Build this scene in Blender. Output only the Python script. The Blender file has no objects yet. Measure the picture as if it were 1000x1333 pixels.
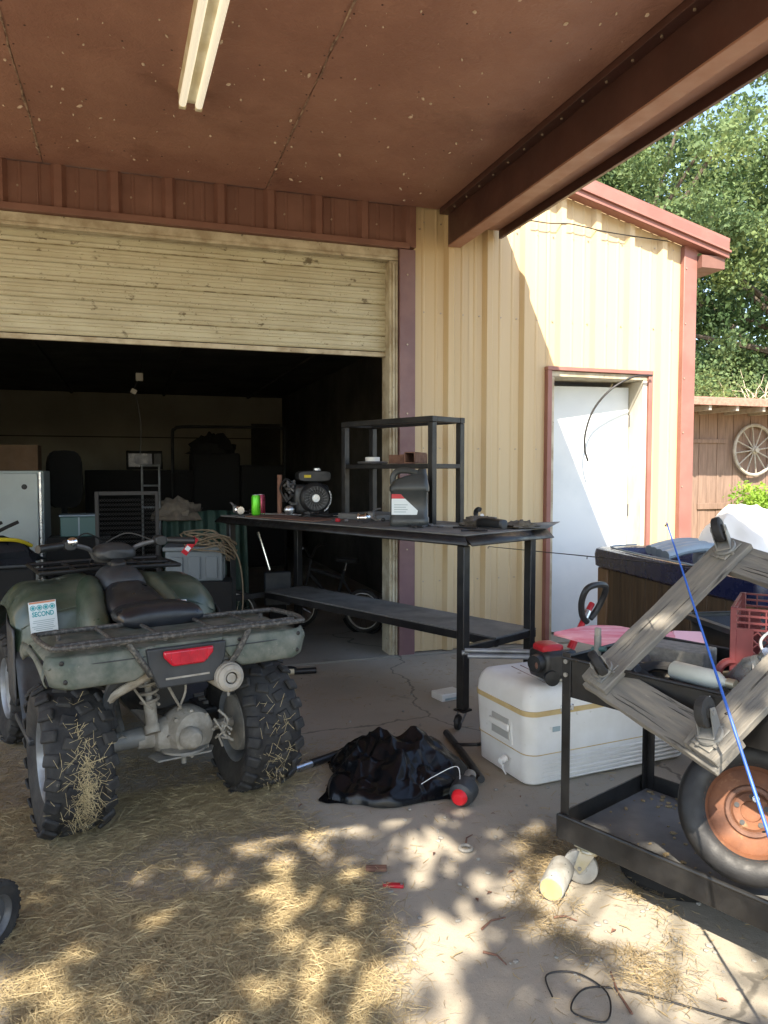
import bpy, math, random
import numpy as np
from mathutils import Vector, Matrix, Quaternion
random.seed(7); RNG = np.random.default_rng(7)
R = math.radians; PI = math.pi; sin = math.sin; cos = math.cos
sc = bpy.context.scene; col = sc.collection

# ------------------------------------------------------------------ camera, sky, sun, exposure
cam = bpy.data.cameras.new('camera'); camo = bpy.data.objects.new('camera', cam); col.objects.link(camo)
camo.location = (0, 0, 1.38); camo.rotation_euler = (R(90 - 3.12), 0, R(-18.5))
cam.sensor_fit = 'VERTICAL'; cam.sensor_height = 36; cam.lens = 980 / 1333 * 36
cam.clip_start = 0.05; cam.clip_end = 900
sc.camera = camo
SUN_TO = Vector((-.44, -.80, 1.0)).normalized()
w = bpy.data.worlds.new('World'); sc.world = w; w.use_nodes = True
nt = w.node_tree; nt.nodes.clear()
sky = nt.nodes.new('ShaderNodeTexSky'); sky.sky_type = 'NISHITA'; sky.sun_disc = False
sky.sun_elevation = math.asin(SUN_TO.z); sky.sun_rotation = math.atan2(SUN_TO.x, SUN_TO.y)
bg = nt.nodes.new('ShaderNodeBackground'); bg.inputs[1].default_value = .15
wo = nt.nodes.new('ShaderNodeOutputWorld')
nt.links.new(sky.outputs[0], bg.inputs[0]); nt.links.new(bg.outputs[0], wo.inputs[0])
sl = bpy.data.lights.new('sun', 'SUN'); sl.energy = 4.2; sl.angle = R(.53); sl.color = (1, .93, .82)
so = bpy.data.objects.new('sun', sl); col.objects.link(so)
so.rotation_euler = SUN_TO.to_track_quat('Z', 'Y').to_euler(); so.location = (-6, -10, 14)
vs = sc.view_settings; vs.view_transform = 'Standard'; vs.look = 'None'; vs.gamma = 1; vs.exposure = 1.74; vs.use_white_balance = True; vs.white_balance_temperature = 6950; vs.white_balance_tint = 10
sc.cycles.use_denoising = True; sc.cycles.max_bounces = 10; sc.cycles.diffuse_bounces = 7
sc.cycles.sample_clamp_indirect = 6; sc.cycles.caustics_reflective = False; sc.cycles.caustics_refractive = False

# ------------------------------------------------------------------ mesh builder
class MB:
    def __init__(s): s.v = []; s.f = []
    def add(s, vs, fs):
        b = len(s.v); s.v += [tuple(p) for p in vs]; s.f += [tuple(i + b for i in f) for f in fs]; return s
    def box(s, c, d, rot=None, taper=1.0):
        c = Vector(c); x, y, z = d[0] / 2, d[1] / 2, d[2] / 2; t = taper
        p = [Vector(q) for q in ((-x, -y, -z), (x, -y, -z), (x, y, -z), (-x, y, -z), (-x*t, -y*t, z), (x*t, -y*t, z), (x*t, y*t, z), (-x*t, y*t, z))]
        if rot is not None: p = [rot @ q for q in p]
        return s.add([c + q for q in p], [(0, 3, 2, 1), (4, 5, 6, 7), (0, 1, 5, 4), (1, 2, 6, 5), (2, 3, 7, 6), (3, 0, 4, 7)])
    def bx(s, x0, x1, y0, y1, z0, z1):
        return s.box(((x0+x1)/2, (y0+y1)/2, (z0+z1)/2), (x1-x0, y1-y0, z1-z0))
    def beam(s, a, b, w, h, up=(0, 0, 1)):
        a, b = Vector(a), Vector(b); d = b - a; L = d.length; d.normalize(); u = Vector(up)
        if abs(d.dot(u)) > .99: u = Vector((0, 1, 0))
        sd = d.cross(u).normalized(); u = sd.cross(d)
        m = Matrix((d, sd, u)).transposed()
        return s.box((a + b) / 2, (L, w, h), m)
    def cyl(s, a, b, r, r2=None, n=12, cap=True):
        return s.tube([a, b], [r, r if r2 is None else r2], n, cap=cap)
    def tube(s, pts, r, n=8, closed=False, cap=True, flat=1.0):
        P = [Vector(p) for p in pts]; k = len(P); rs = r if isinstance(r, (list, tuple)) else [r] * k
        rings = []; prev = None
        for i in range(k):
            if closed: t = P[(i+1) % k] - P[i-1]
            else: t = P[min(i+1, k-1)] - P[max(i-1, 0)]
            if t.length < 1e-9: t = Vector((0, 0, 1))
            t.normalize()
            if prev is None:
                u = t.orthogonal().normalized() if abs(t.z) > .95 else t.cross(Vector((0, 0, 1))).normalized()
            else:
                u = prev - t * prev.dot(t)
                u = u.normalized() if u.length > 1e-6 else t.orthogonal().normalized()
            prev = u; v = t.cross(u)
            rings.append([P[i] + (u * cos(2*PI*j/n) + v * sin(2*PI*j/n) * flat) * rs[i] for j in range(n)])
        return s.loft(rings, cap=cap and not closed, wrap=closed)
    def loft(s, rings, cap=True, wrap=False, ring_closed=True):
        n = len(rings[0]); k = len(rings); vs = [p for r_ in rings for p in r_]; fs = []
        for i in range(k if wrap else k - 1):
            a, b = i * n, ((i + 1) % k) * n
            for j in range(n if ring_closed else n - 1):
                j2 = (j + 1) % n; fs.append((a+j, a+j2, b+j2, b+j))
        if cap and ring_closed: fs += [tuple(range(n))[::-1], tuple((k-1)*n + i for i in range(n))]
        return s.add(vs, fs)
    def lathe(s, prof, o=(0, 0, 0), axis=(0, 0, 1), n=24, cap=True):
        o = Vector(o); a = Vector(axis).normalized(); u = a.orthogonal().normalized(); v = a.cross(u)
        return s.loft([[o + a * h + (u * cos(2*PI*j/n) + v * sin(2*PI*j/n)) * max(r, 1e-4) for j in range(n)] for r, h in prof], cap=cap)
    def ell(s, c, rad, n=14, m=8, rot=None):
        c = Vector(c); rings = []
        for i in range(m + 1):
            t = PI * i / m; q = [Vector((rad[0]*max(sin(t), .01)*cos(2*PI*j/n), rad[1]*max(sin(t), .01)*sin(2*PI*j/n), -rad[2]*cos(t))) for j in range(n)]
            rings.append([c + (rot @ p if rot is not None else p) for p in q])
        return s.loft(rings)
    def grid(s, fn, nu, nv):
        vs = [fn(i / nu, j / nv) for i in range(nu + 1) for j in range(nv + 1)]; m = nv + 1
        return s.add(vs, [(i*m+j, (i+1)*m+j, (i+1)*m+j+1, i*m+j+1) for i in range(nu) for j in range(nv)])
    def prism(s, poly, o, ex, ey, depth):
        o, ex, ey = Vector(o), Vector(ex), Vector(ey); ez = ex.cross(ey).normalized() * depth
        a = [o + ex * x + ey * y for x, y in poly]; n = len(a)
        return s.add(a + [p + ez for p in a], [tuple(range(n))[::-1], tuple(range(n, 2*n))] + [(i, (i+1) % n, n + (i+1) % n, n + i) for i in range(n)])
    def torus(s, c, axis, rr, r, n=32, m=8, flat=1.0, a0=0, a1=2*PI):
        c = Vector(c); a = Vector(axis).normalized(); u = a.orthogonal().normalized() if abs(a.z) > .9 else a.cross(Vector((0, 0, 1))).normalized(); v = a.cross(u)
        full = abs(a1 - a0 - 2*PI) < 1e-6; k = n if full else n + 1
        rings = []
        for i in range(k):
            t = a0 + (a1 - a0) * i / n; d = u * cos(t) + v * sin(t)
            rings.append([c + d * (rr + r * cos(2*PI*j/m)) + a * r * flat * sin(2*PI*j/m) for j in range(m)])
        return s.loft(rings, cap=not full, wrap=full)
    def xf(s, m): s.v = [tuple(m @ Vector(p)) for p in s.v]; return s
    def jit(s, a):
        s.v = [(p[0] + random.uniform(-a, a), p[1] + random.uniform(-a, a), p[2] + random.uniform(-a, a)) for p in s.v]; return s
    def obj(s, name, m, parent=None, loc=(0, 0, 0), rot=(0, 0, 0), bev=0, smooth=35, sub=0, solid=0, seg=2):
        me = bpy.data.meshes.new(name); me.from_pydata(s.v, [], s.f); me.validate(); me.update()
        import bmesh
        b = bmesh.new(); b.from_mesh(me); bmesh.ops.recalc_face_normals(b, faces=b.faces); b.to_mesh(me); b.free()
        if smooth:
            me.shade_smooth()
            if not sub: me.set_sharp_from_angle(angle=R(smooth))
        me.materials.append(m); o = bpy.data.objects.new(name, me); col.objects.link(o)
        o.location = loc; o.rotation_euler = rot
        if parent: o.parent = parent
        if solid: q = o.modifiers.new('s', 'SOLIDIFY'); q.thickness = solid; q.offset = 0
        if sub: q = o.modifiers.new('u', 'SUBSURF'); q.levels = q.render_levels = sub
        if bev: q = o.modifiers.new('b', 'BEVEL'); q.width = bev; q.segments = seg; q.limit_method = 'ANGLE'; q.angle_limit = R(40)
        return o

def tag(o, label=None, cat=None, group=None, kind=None):
    if label: o['label'] = label
    if cat: o['category'] = cat
    if group: o['group'] = group
    if kind: o['kind'] = kind
    return o
def thing(name, label, cat, loc=(0, 0, 0), rz=0, group=None, rot=None):
    o = bpy.data.objects.new(name, None); col.objects.link(o); o.empty_display_size = .1
    o.location = loc; o.rotation_euler = rot if rot else (0, 0, R(rz)); return tag(o, label, cat, group)
def twin(o, parent=None):
    c = o.copy(); col.objects.link(c)
    if parent: c.parent = parent
    return c
def arc(c, r, a0, a1, n, ex, ey):
    c, ex, ey = Vector(c), Vector(ex), Vector(ey)
    return [c + ex * r * cos(R(a0 + (a1 - a0) * i / n)) + ey * r * sin(R(a0 + (a1 - a0) * i / n)) for i in range(n + 1)]
def rrect(w, h, r, n=4):
    out = []
    for cx, cy, a in ((w/2-r, h/2-r, 0), (-w/2+r, h/2-r, 90), (-w/2+r, -h/2+r, 180), (w/2-r, -h/2+r, 270)):
        for i in range(n + 1): t = R(a + 90 * i / n); out.append((cx + r * cos(t), cy + r * sin(t)))
    return out
def spl(pts, n=6):
    """Catmull-Rom through points"""
    P = [Vector(p) for p in pts]; out = []
    for i in range(len(P) - 1):
        p0, p1, p2, p3 = P[max(i-1, 0)], P[i], P[i+1], P[min(i+2, len(P)-1)]
        for j in range(n):
            t = j / n; out.append(.5 * ((2*p1) + (p2-p0)*t + (2*p0-5*p1+4*p2-p3)*t*t + (3*p1-p0-3*p2+p3)*t**3))
    out.append(P[-1]); return out
def text(body, size, m, parent, loc, rot, name='lettering', bold=0, align='CENTER', sx=1.0):
    c = bpy.data.curves.new(name, 'FONT'); c.body = body; c.size = size; c.align_x = align; c.align_y = 'CENTER'; c.offset = bold
    c.extrude = .0004; tmp = bpy.data.objects.new('tmp', c); col.objects.link(tmp); bpy.context.view_layer.update()
    me = bpy.data.meshes.new_from_object(tmp.evaluated_get(bpy.context.evaluated_depsgraph_get())); bpy.data.objects.remove(tmp); bpy.data.curves.remove(c)
    me.materials.clear(); me.materials.append(m); o = bpy.data.objects.new(name, me); col.objects.link(o)
    o.parent = parent; o.location = loc; o.rotation_euler = rot; o.scale.x = sx; return o

# ------------------------------------------------------------------ materials
def M(name, c, rough=.6, metal=0, c2=None, scale=6, lo=.4, hi=.62, bump=0, bscale=80, spot=None, stretch=(1, 1, 1), trans=0, spec=.5, coat=0, spot2=None, det=8, bdet=4, alpha=1):
    m = bpy.data.materials.new(name); m.use_nodes = True; t = m.node_tree; N = t.nodes; L = t.links
    b = N['Principled BSDF']; b.inputs['Base Color'].default_value = (*c, 1); b.inputs['Roughness'].default_value = rough
    b.inputs['Metallic'].default_value = metal; b.inputs['Specular IOR Level'].default_value = spec
    if trans: b.inputs['Transmission Weight'].default_value = trans
    if coat: b.inputs['Coat Weight'].default_value = coat
    if alpha < 1: b.inputs['Alpha'].default_value = alpha
    if not (c2 or bump or spot): return m
    tc = N.new('ShaderNodeTexCoord'); oi = N.new('ShaderNodeObjectInfo'); ma = N.new('ShaderNodeVectorMath'); ma.operation = 'MULTIPLY_ADD'
    cb = N.new('ShaderNodeCombineXYZ')
    for i in range(3): L.new(oi.outputs['Random'], cb.inputs[i])
    L.new(cb.outputs[0], ma.inputs[0]); ma.inputs[1].default_value = (37, 23, 51); L.new(tc.outputs['Object'], ma.inputs[2])
    mp = N.new('ShaderNodeMapping'); mp.inputs['Scale'].default_value = stretch; L.new(ma.outputs[0], mp.inputs[0])
    def noise(s, d=8, rg=.6):
        n = N.new('ShaderNodeTexNoise'); n.inputs['Scale'].default_value = s; n.inputs['Detail'].default_value = d; n.inputs['Roughness'].default_value = rg
        L.new(mp.outputs[0], n.inputs['Vector']); return n.outputs['Fac']
    def ramp(src, a, z):
        r = N.new('ShaderNodeMapRange'); r.inputs[1].default_value = a; r.inputs[2].default_value = z; L.new(src, r.inputs[0]); return r.outputs[0]
    cur = None
    def mix(fac, c_):
        nonlocal cur
        x = N.new('ShaderNodeMix'); x.data_type = 'RGBA'; L.new(fac, x.inputs[0])
        if cur is None: x.inputs[6].default_value = (*c, 1)
        else: L.new(cur, x.inputs[6])
        x.inputs[7].default_value = (*c_, 1); cur = x.outputs[2]
    if c2: mix(ramp(noise(scale, det), lo, hi), c2)
    for sp in (spot, spot2):
        if sp: mix(ramp(noise(sp[1], 5, .65), sp[2], sp[2] + (sp[3] if len(sp) > 3 else .04)), sp[0])
    if cur: L.new(cur, b.inputs['Base Color'])
    if c2:
        rr = N.new('ShaderNodeMapRange'); L.new(noise(scale * 2.3), rr.inputs[0]); rr.inputs[1].default_value = .3; rr.inputs[2].default_value = .7
        rr.inputs[3].default_value = max(rough - .12, .02); rr.inputs[4].default_value = min(rough + .15, 1); L.new(rr.outputs[0], b.inputs['Roughness'])
    if bump:
        bp = N.new('ShaderNodeBump'); bp.inputs['Strength'].default_value = bump; bp.inputs['Distance'].default_value = .01
        L.new(noise(bscale, bdet), bp.inputs['Height']); L.new(bp.outputs[0], b.inputs['Normal'])
    return m

K = {}
K['osb'] = M('painted strand board', (.29, .145, .108), .55, c2=(.345, .18, .133), scale=2.2, bump=.6, bscale=42, spot=((.42, .30, .24), 46, .74), spot2=((.17, .075, .054), 1.2, .58, .2), det=4)
K['brown'] = M('brown painted metal', (.17, .08, .06), .5, c2=(.205, .10, .075), scale=4, bump=.06, bscale=30, spot=((.36, .27, .22), 60, .76))
K['dkbrown'] = M('dark brown steel', (.062, .027, .023), .42, c2=(.082, .036, .030), scale=3, spot=((.3, .2, .16), 55, .78), bump=.04, bscale=20)
K['soffit'] = M('ground-lit brown', (.37, .195, .14), .55, c2=(.33, .17, .12), scale=5, spot=((.5, .4, .32), 50, .76), bump=.08)  # brown lightened for the ground-lit flange strip; the soffit shares it
K['redtrim'] = M('faded red brown trim', (.25, .105, .085), .5, c2=(.30, .135, .11), scale=3, spot=((.22, .08, .07), 30, .72))
K['tan'] = M('tan steel siding', (.585, .45, .262), .5, c2=(.525, .40, .24), scale=1.4, stretch=(3, 3, .35), spot=((.34, .25, .17), 22, .68, .12), bump=.12, bscale=2.5, lo=.35, hi=.75)
K['purple'] = M('faded jamb trim', (.17, .092, .098), .5, c2=(.21, .12, .12), scale=5, spot=((.32, .25, .24), 40, .74))
K['cream'] = M('aged cream steel', (.52, .49, .36), .48, c2=(.44, .40, .28), scale=3, stretch=(1, 1, 1.5), spot=((.155, .125, .075), 10, .615, .07), spot2=((.22, .18, .11), 45, .63), bump=.05, bscale=25)
K['creamdk'] = M('dark slat line', (.16, .125, .075), .9, c2=(.40, .36, .23), scale=9, lo=.4, hi=.55)
K['creamwt'] = M('weathered cream frame', (.53, .48, .36), .6, c2=(.34, .28, .19), scale=7, spot=((.14, .11, .08), 18, .64, .06), bump=.1)
K['door'] = M('white painted steel door', (.70, .75, .78), .4, c2=(.62, .68, .72), scale=2, spot=((.38, .42, .44), 30, .75), bump=.03, bscale=8)
K['screw'] = M('screw', (.42, .34, .26), .4, .6)
K['white'] = M('white enamel', (.72, .72, .69), .35, c2=(.64, .63, .58), scale=5)
K['yel'] = M('yellowed enamel', (.78, .73, .58), .45, c2=(.66, .58, .40), scale=6)
K['tubeglass'] = M('fluorescent tube', (.86, .84, .76), .4)
b_ = K['tubeglass'].node_tree.nodes['Principled BSDF']; b_.inputs['Emission Color'].default_value = (1, .93, .74, 1); b_.inputs['Emission Strength'].default_value = .16
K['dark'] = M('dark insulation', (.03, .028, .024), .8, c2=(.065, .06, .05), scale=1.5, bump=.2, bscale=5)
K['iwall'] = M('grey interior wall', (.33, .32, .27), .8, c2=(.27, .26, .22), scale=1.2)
K['black'] = M('black paint', (.016, .016, .018), .45, c2=(.035, .033, .031), scale=7, bump=.06, bscale=60, spot=((.16, .13, .10), 40, .72))
K['bsteel'] = M('black steel worn', (.010, .010, .011), .4, .1, c2=(.022, .021, .020), scale=9, bump=.05, spot=((.13, .085, .06), 26, .69, .06))
K['dusty'] = M('dusty black sheet', (.10, .10, .095), .7, c2=(.17, .165, .155), scale=3.5, bump=.08, spot=((.26, .24, .21), 24, .68, .1))
K['plas'] = M('black plastic', (.011, .0115, .0125), .45, c2=(.021, .022, .023), scale=9, bump=.04)
K['rub'] = M('tyre rubber', (.013, .013, .014), .75, c2=(.034, .032, .029), scale=9, bump=.15, bscale=90, spot=((.17, .15, .12), 18, .66, .08))
K['rub2'] = M('black tyre', (.008, .008, .009), .55, c2=(.02, .019, .019), scale=9, bump=.1, spot=((.15, .13, .10), 7, .66, .1))
K['green'] = M('olive green fender plastic', (.032, .054, .035), .38, c2=(.075, .092, .07), scale=5, spot=((.20, .22, .18), 22, .70, .12), bump=.03, coat=.2)
K['greendust'] = M('dusty green fender', (.066, .084, .066), .6, c2=(.15, .155, .13), scale=11, spot=((.27, .265, .23), 30, .64, .1), bump=.08, spot2=((.11, .135, .105), 9, .62, .1))
K['gdark'] = M('dark grey plastic', (.024, .027, .031), .5, c2=(.042, .045, .048), scale=8, bump=.06, spot=((.19, .19, .17), 26, .7, .08))
K['seat'] = M('black vinyl seat', (.011, .012, .015), .36, c2=(.02, .022, .027), scale=5, bump=.08, bscale=120, spot=((.22, .21, .2), 40, .76))
K['mud'] = M('mud caked metal', (.24, .215, .175), .8, c2=(.36, .335, .29), scale=14, bump=.25, bscale=60, spot=((.13, .115, .09), 16, .64, .08))
K['mudsteel'] = M('dusty steel', (.20, .20, .19), .6, .3, c2=(.32, .30, .26), scale=11, bump=.12)
K['rackm'] = M('mud spotted rack tube', (.04, .038, .035), .6, c2=(.17, .155, .13), scale=70, lo=.46, hi=.70, bump=.2)
K['redlens'] = M('red lens', (.55, .012, .03), .14, c2=(.40, .01, .025), scale=20, coat=.4, spot=((.6, .3, .26), 50, .68))
K['rimst'] = M('steel rim', (.26, .28, .30), .42, .4, c2=(.17, .175, .175), scale=7, bump=.06)
K['chrome'] = M('chrome', (.75, .76, .78), .15, 1)
K['alu'] = M('aluminium', (.60, .63, .66), .3, .9, c2=(.5, .52, .55), scale=12)
K['decal'] = M('white sticker', (.68, .74, .75), .4)
K['teal'] = M('teal print', (.02, .32, .35), .5)
K['orangep'] = M('orange print', (.55, .2, .1), .5)
K['greyp'] = M('grey print', (.3, .38, .4), .6)
K['cool'] = M('white cooler plastic', (.74, .735, .71), .42, c2=(.66, .65, .61), scale=4, bump=.04, bscale=40, spot=((.40, .36, .29), 14, .66, .1), spot2=((.25, .21, .17), 60, .71, .04))
K['coolband'] = M('tan gasket band', (.50, .36, .16), .6, c2=(.58, .44, .22), scale=9)
K['wood'] = M('weathered grey board', (.15, .145, .135), .85, c2=(.27, .245, .20), scale=6, stretch=(1, 8, 8), lo=.32, hi=.72, bump=.3, bscale=16, spot=((.05, .048, .045), 5, .60, .1), spot2=((.34, .31, .26), 7, .66, .08))
K['woodend'] = M('weathered board edge', (.32, .26, .18), .9, c2=(.16, .13, .10), scale=12, bump=.4, bscale=30)
K['ply'] = M('plywood panel', (.52, .32, .14), .65, c2=(.44, .26, .11), scale=3, stretch=(9, 9, 1))
K['rust'] = M('rusty steel', (.20, .08, .038), .8, c2=(.115, .048, .028), scale=7, bump=.15, spot=((.33, .17, .09), 12, .58, .12))
K['rustbr'] = M('rusted brown', (.12, .06, .042), .8, c2=(.2, .10, .065), scale=14, bump=.2)
K['cratered'] = M('red milk crate plastic', (.20, .04, .043), .5, c2=(.16, .032, .035), scale=8)
K['pink'] = M('faded pink plastic', (.66, .17, .22), .45, c2=(.75, .34, .37), scale=4, stretch=(1, 14, 6), spot=((.8, .6, .6), 10, .60, .1))
K['redp'] = M('red plastic', (.50, .02, .03), .38, c2=(.42, .02, .03), scale=8)
K['navy'] = M('navy acrylic', (.008, .012, .05), .25, c2=(.012, .018, .065), scale=5)
K['tubwood'] = M('dark wood panel', (.060, .036, .02), .6, c2=(.105, .065, .036), scale=4, stretch=(6, 6, .5), bump=.08)
K['tubcorner'] = M('brown tub corner', (.20, .115, .06), .55, c2=(.165, .095, .05), scale=5, stretch=(4, 4, .4))
K['greyblue'] = M('grey blue vinyl', (.20, .27, .33), .5, c2=(.25, .32, .38), scale=5)
K['sack'] = M('white plastic sack', (.80, .80, .78), .5, bump=.15, bscale=9)
K['bluerod'] = M('blue rod blank', (.012, .09, .42), .5)
K['cord'] = M('black cord', (.012, .012, .013), .5)
K['rope'] = M('tan rope', (.18, .14, .09), .9, c2=(.13, .10, .065), scale=40, bump=.3)
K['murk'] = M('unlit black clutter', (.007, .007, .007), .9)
K['bag'] = M('black plastic bag', (.004, .0045, .006), .27, bump=.04, bscale=45, spec=.3)
K['straw'] = M('straw', (.50, .40, .22), .8, c2=(.34, .265, .145), scale=22)
K['straw2'] = M('old straw', (.35, .265, .14), .85, c2=(.22, .165, .09), scale=18)
K['greencan'] = M('green can', (.10, .60, .02), .3, .3, c2=(.16, .7, .04), scale=5)
K['pinkcan'] = M('red can', (.45, .03, .08), .3, .4, c2=(.6, .14, .2), scale=14)
K['jug'] = M('dark grey jug plastic', (.03, .034, .034), .38, c2=(.048, .052, .05), scale=6, spot=((.2, .2, .18), 22, .72, .1))
K['rag'] = M('dirty cloth', (.085, .07, .055), .9, c2=(.14, .118, .09), scale=12, bump=.4, bscale=40)
K['pvc'] = M('scuffed white pvc', (.34, .34, .32), .6, c2=(.22, .21, .185), scale=14, spot=((.06, .06, .06), 34, .63))
K['tealtote'] = M('teal plastic', (.05, .12, .12), .5)
K['gtarp'] = M('dark green tarp', (.008, .03, .022), .7, c2=(.012, .04, .03), scale=4, bump=.2, bscale=8)
K['shelfbox'] = M('brown carton', (.13, .075, .04), .8, c2=(.10, .058, .03), scale=5)
K['frz'] = M('freezer enamel', (.62, .70, .70), .4, c2=(.56, .63, .63), scale=3)
K['grsteel'] = M('grey steel', (.14, .14, .145), .5, .4, c2=(.10, .10, .10), scale=9)
K['yellow'] = M('yellow nylon', (.52, .40, .02), .6)
K['clear'] = M('clear plastic', (.80, .85, .90), .1, trans=.85)
K['block'] = M('grey concrete block', (.30, .285, .25), .95, c2=(.22, .21, .19), scale=40, bump=.5, bscale=60)
K['bark'] = M('bark', (.12, .095, .07), .9, c2=(.07, .055, .04), scale=9, stretch=(3, 3, .6), bump=.5, bscale=14)
K['shedwd'] = M('red brown shed board', (.25, .165, .125), .85, c2=(.19, .125, .095), scale=4, stretch=(7, 7, .6), bump=.2, spot=((.2, .12, .09), 8, .66, .1))
K['shedroof'] = M('reddish shingle', (.36, .20, .15), .85, c2=(.25, .135, .10), scale=14, bump=.4, bscale=30)
K['greywood'] = M('grey wagon wood', (.42, .38, .33), .85, c2=(.30, .27, .23), scale=9, bump=.2)
K['twig'] = M('dead twigs', (.55, .47, .36), .85)
# ------------------------------------------------------------------ ground
def ground_mat(name, base, alt, dust, crack=True):
    m = bpy.data.materials.new(name); m.use_nodes = True; t = m.node_tree; N = t.nodes; L = t.links; b = N['Principled BSDF']
    tc = N.new('ShaderNodeTexCoord')
    def noise(s, d=6, r=.6, dist=0):
        n = N.new('ShaderNodeTexNoise'); n.inputs['Scale'].default_value = s; n.inputs['Detail'].default_value = d; n.inputs['Roughness'].default_value = r; n.inputs['Distortion'].default_value = dist
        L.new(tc.outputs['Object'], n.inputs['Vector']); return n.outputs['Fac']
    def rng(src, a, z, o0=0, o1=1):
        q = N.new('ShaderNodeMapRange'); q.inputs[1].default_value = a; q.inputs[2].default_value = z; q.inputs[3].default_value = o0; q.inputs[4].default_value = o1; L.new(src, q.inputs[0]); return q.outputs[0]
    def mix(f, a, c):
        x = N.new('ShaderNodeMix'); x.data_type = 'RGBA'; L.new(f, x.inputs[0])
        if isinstance(a, tuple): x.inputs[6].default_value = (*a, 1)
        else: L.new(a, x.inputs[6])
        x.inputs[7].default_value = (*c, 1); return x.outputs[2]
    c = mix(rng(noise(1.3, 8), .38, .64), base, alt)
    c = mix(rng(noise(.55, 5, .7, .6), .52, .68), c, dust)
    c = mix(rng(noise(5.0, 9, .75), .60, .72), c, tuple(x * .62 for x in base))
    c = mix(rng(noise(150, 2), .66, .74), c, tuple(x * .45 for x in base))
    c = mix(rng(noise(95, 2), .70, .76), c, tuple(min(x * 1.5, .8) for x in base))
    c = mix(rng(noise(2.6, 10, .8, 1.2), .60, .66, 0, .8), c, tuple(x * .7 for x in base))
    c = mix(rng(noise(380, 2), .60, .70, 0, .7), c, tuple(x * .5 for x in base))
    v = N.new('ShaderNodeTexVoronoi'); v.feature = 'DISTANCE_TO_EDGE'; v.inputs['Scale'].default_value = .42; dv = N.new('ShaderNodeVectorMath'); dv.operation = 'MULTIPLY_ADD'
    nn_ = N.new('ShaderNodeTexNoise'); nn_.inputs['Scale'].default_value = 2.2; nn_.inputs['Detail'].default_value = 6; L.new(tc.outputs['Object'], nn_.inputs['Vector']); L.new(nn_.outputs['Color'], dv.inputs[0]); dv.inputs[1].default_value = (.5, .5, 0); L.new(tc.outputs['Object'], dv.inputs[2]); L.new(dv.outputs[0], v.inputs['Vector'])
    c = mix(rng(v.outputs['Distance'], .0015, .004, .75, 0), c, tuple(x * .35 for x in base))
    L.new(c, b.inputs['Base Color']); b.inputs['Roughness'].default_value = .88
    bp = N.new('ShaderNodeBump'); bp.inputs['Strength'].default_value = .35; bp.inputs['Distance'].default_value = .006
    L.new(noise(38, 8, .7), bp.inputs['Height']); L.new(bp.outputs[0], b.inputs['Normal']); return m
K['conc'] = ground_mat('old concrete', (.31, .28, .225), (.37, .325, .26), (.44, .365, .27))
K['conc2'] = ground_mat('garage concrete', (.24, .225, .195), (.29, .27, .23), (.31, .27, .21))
K['earth'] = ground_mat('dry earth', (.33, .26, .17), (.26, .22, .13), (.36, .29, .19))
S = lambda o: tag(o, kind='structure')
def sheet(name, x0, x1, y0, y1, z, m, th=.0):
    b = MB()
    if th: b.bx(x0, x1, y0, y1, z - th, z)
    else: b.add([(x0, y0, z), (x1, y0, z), (x1, y1, z), (x0, y1, z)], [(0, 1, 2, 3)])
    return S(b.obj(name, m, smooth=0))
sheet('ground', -300, 300, -300, 300, -.05, K['earth'])
sheet('concrete_slab', -5, 4.9, -1.6, 5.19, 0, K['conc'], .2)
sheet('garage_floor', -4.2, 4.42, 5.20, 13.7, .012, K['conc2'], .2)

# ------------------------------------------------------------------ the metal building
bld = thing('metal_building', 'tan ribbed metal building with brown trim, rolling door and white side door', 'building', (0, 5.25, 0))
def corr(x0, x1, z0, z1, s, ph, h=.042, y=0, minor=True):
    """ribbed steel sheet: vertical ribs every s metres, bulging to -y; z1 may be a function of x"""
    pts = [(x0, 0), (x1, 0)]
    k0 = int(math.floor((x0 - ph) / s)) - 1
    for k in range(k0, k0 + int((x1 - x0) / s) + 4):
        c = ph + k * s
        prof = [(c - .046, 0), (c - .022, h), (c + .022, h), (c + .046, 0)]
        if minor:
            for q in (1/3, 2/3): a = c + s * q; prof += [(a - .014, 0), (a - .005, .005), (a + .005, .005), (a + .014, 0)]
        pts += [p for p in prof if x0 < p[0] < x1]
    pts.sort(); f = z1 if callable(z1) else (lambda x: z1)
    b = MB(); n = len(pts)
    return b.add([(x, y - d, z0) for x, d in pts] + [(x, y - d, f(x)) for x, d in pts], [(i, i+1, n+i+1, n+i) for i in range(n - 1)])
rake = lambda x: 3.50 - (x - 3.39) * .242
SP, PH = .316, 2.27
gab = lambda x: min(rake(x), 3.9)
for x0, x1, z0 in ((1.985, 2.43, .02), (2.428, 3.09, .02), (3.088, 4.06, 2.185), (4.058, 4.365, .02)):
    corr(x0, x1, z0, gab, SP, PH).obj('siding_panel', K['tan'], bld, smooth=25)
for x0, x1 in ((-2.6, -.52), (-.522, .42), (.418, 1.36), (1.358, 1.98)):
    corr(x0, x1, 3.028, 3.30, .3345, 1.934).obj('fascia_panel', K['brown'], bld, smooth=25)
MB().bx(1.94, 1.988, -.045, .02, 3.0, 3.30).obj('fascia_end_trim', K['brown'], bld, bev=.003)
MB().bx(-2.6, 1.935, -.060, .03, 2.985, 3.027).obj('header_trim', K['brown'], bld, bev=.003)
MB().bx(1.862, 1.984, -.046, .10, .0, 2.983).obj('jamb_trim', K['purple'], bld, bev=.004)
b = MB().bx(1.795, 1.860, -.012, .16, .0, 2.90); b.bx(1.815, 1.828, -.03, -.0125, 0, 2.88); b.bx(1.842, 1.852, -.026, -.0125, 0, 2.88)
b.obj('door_track', K['creamwt'], bld, bev=.002)
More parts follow.
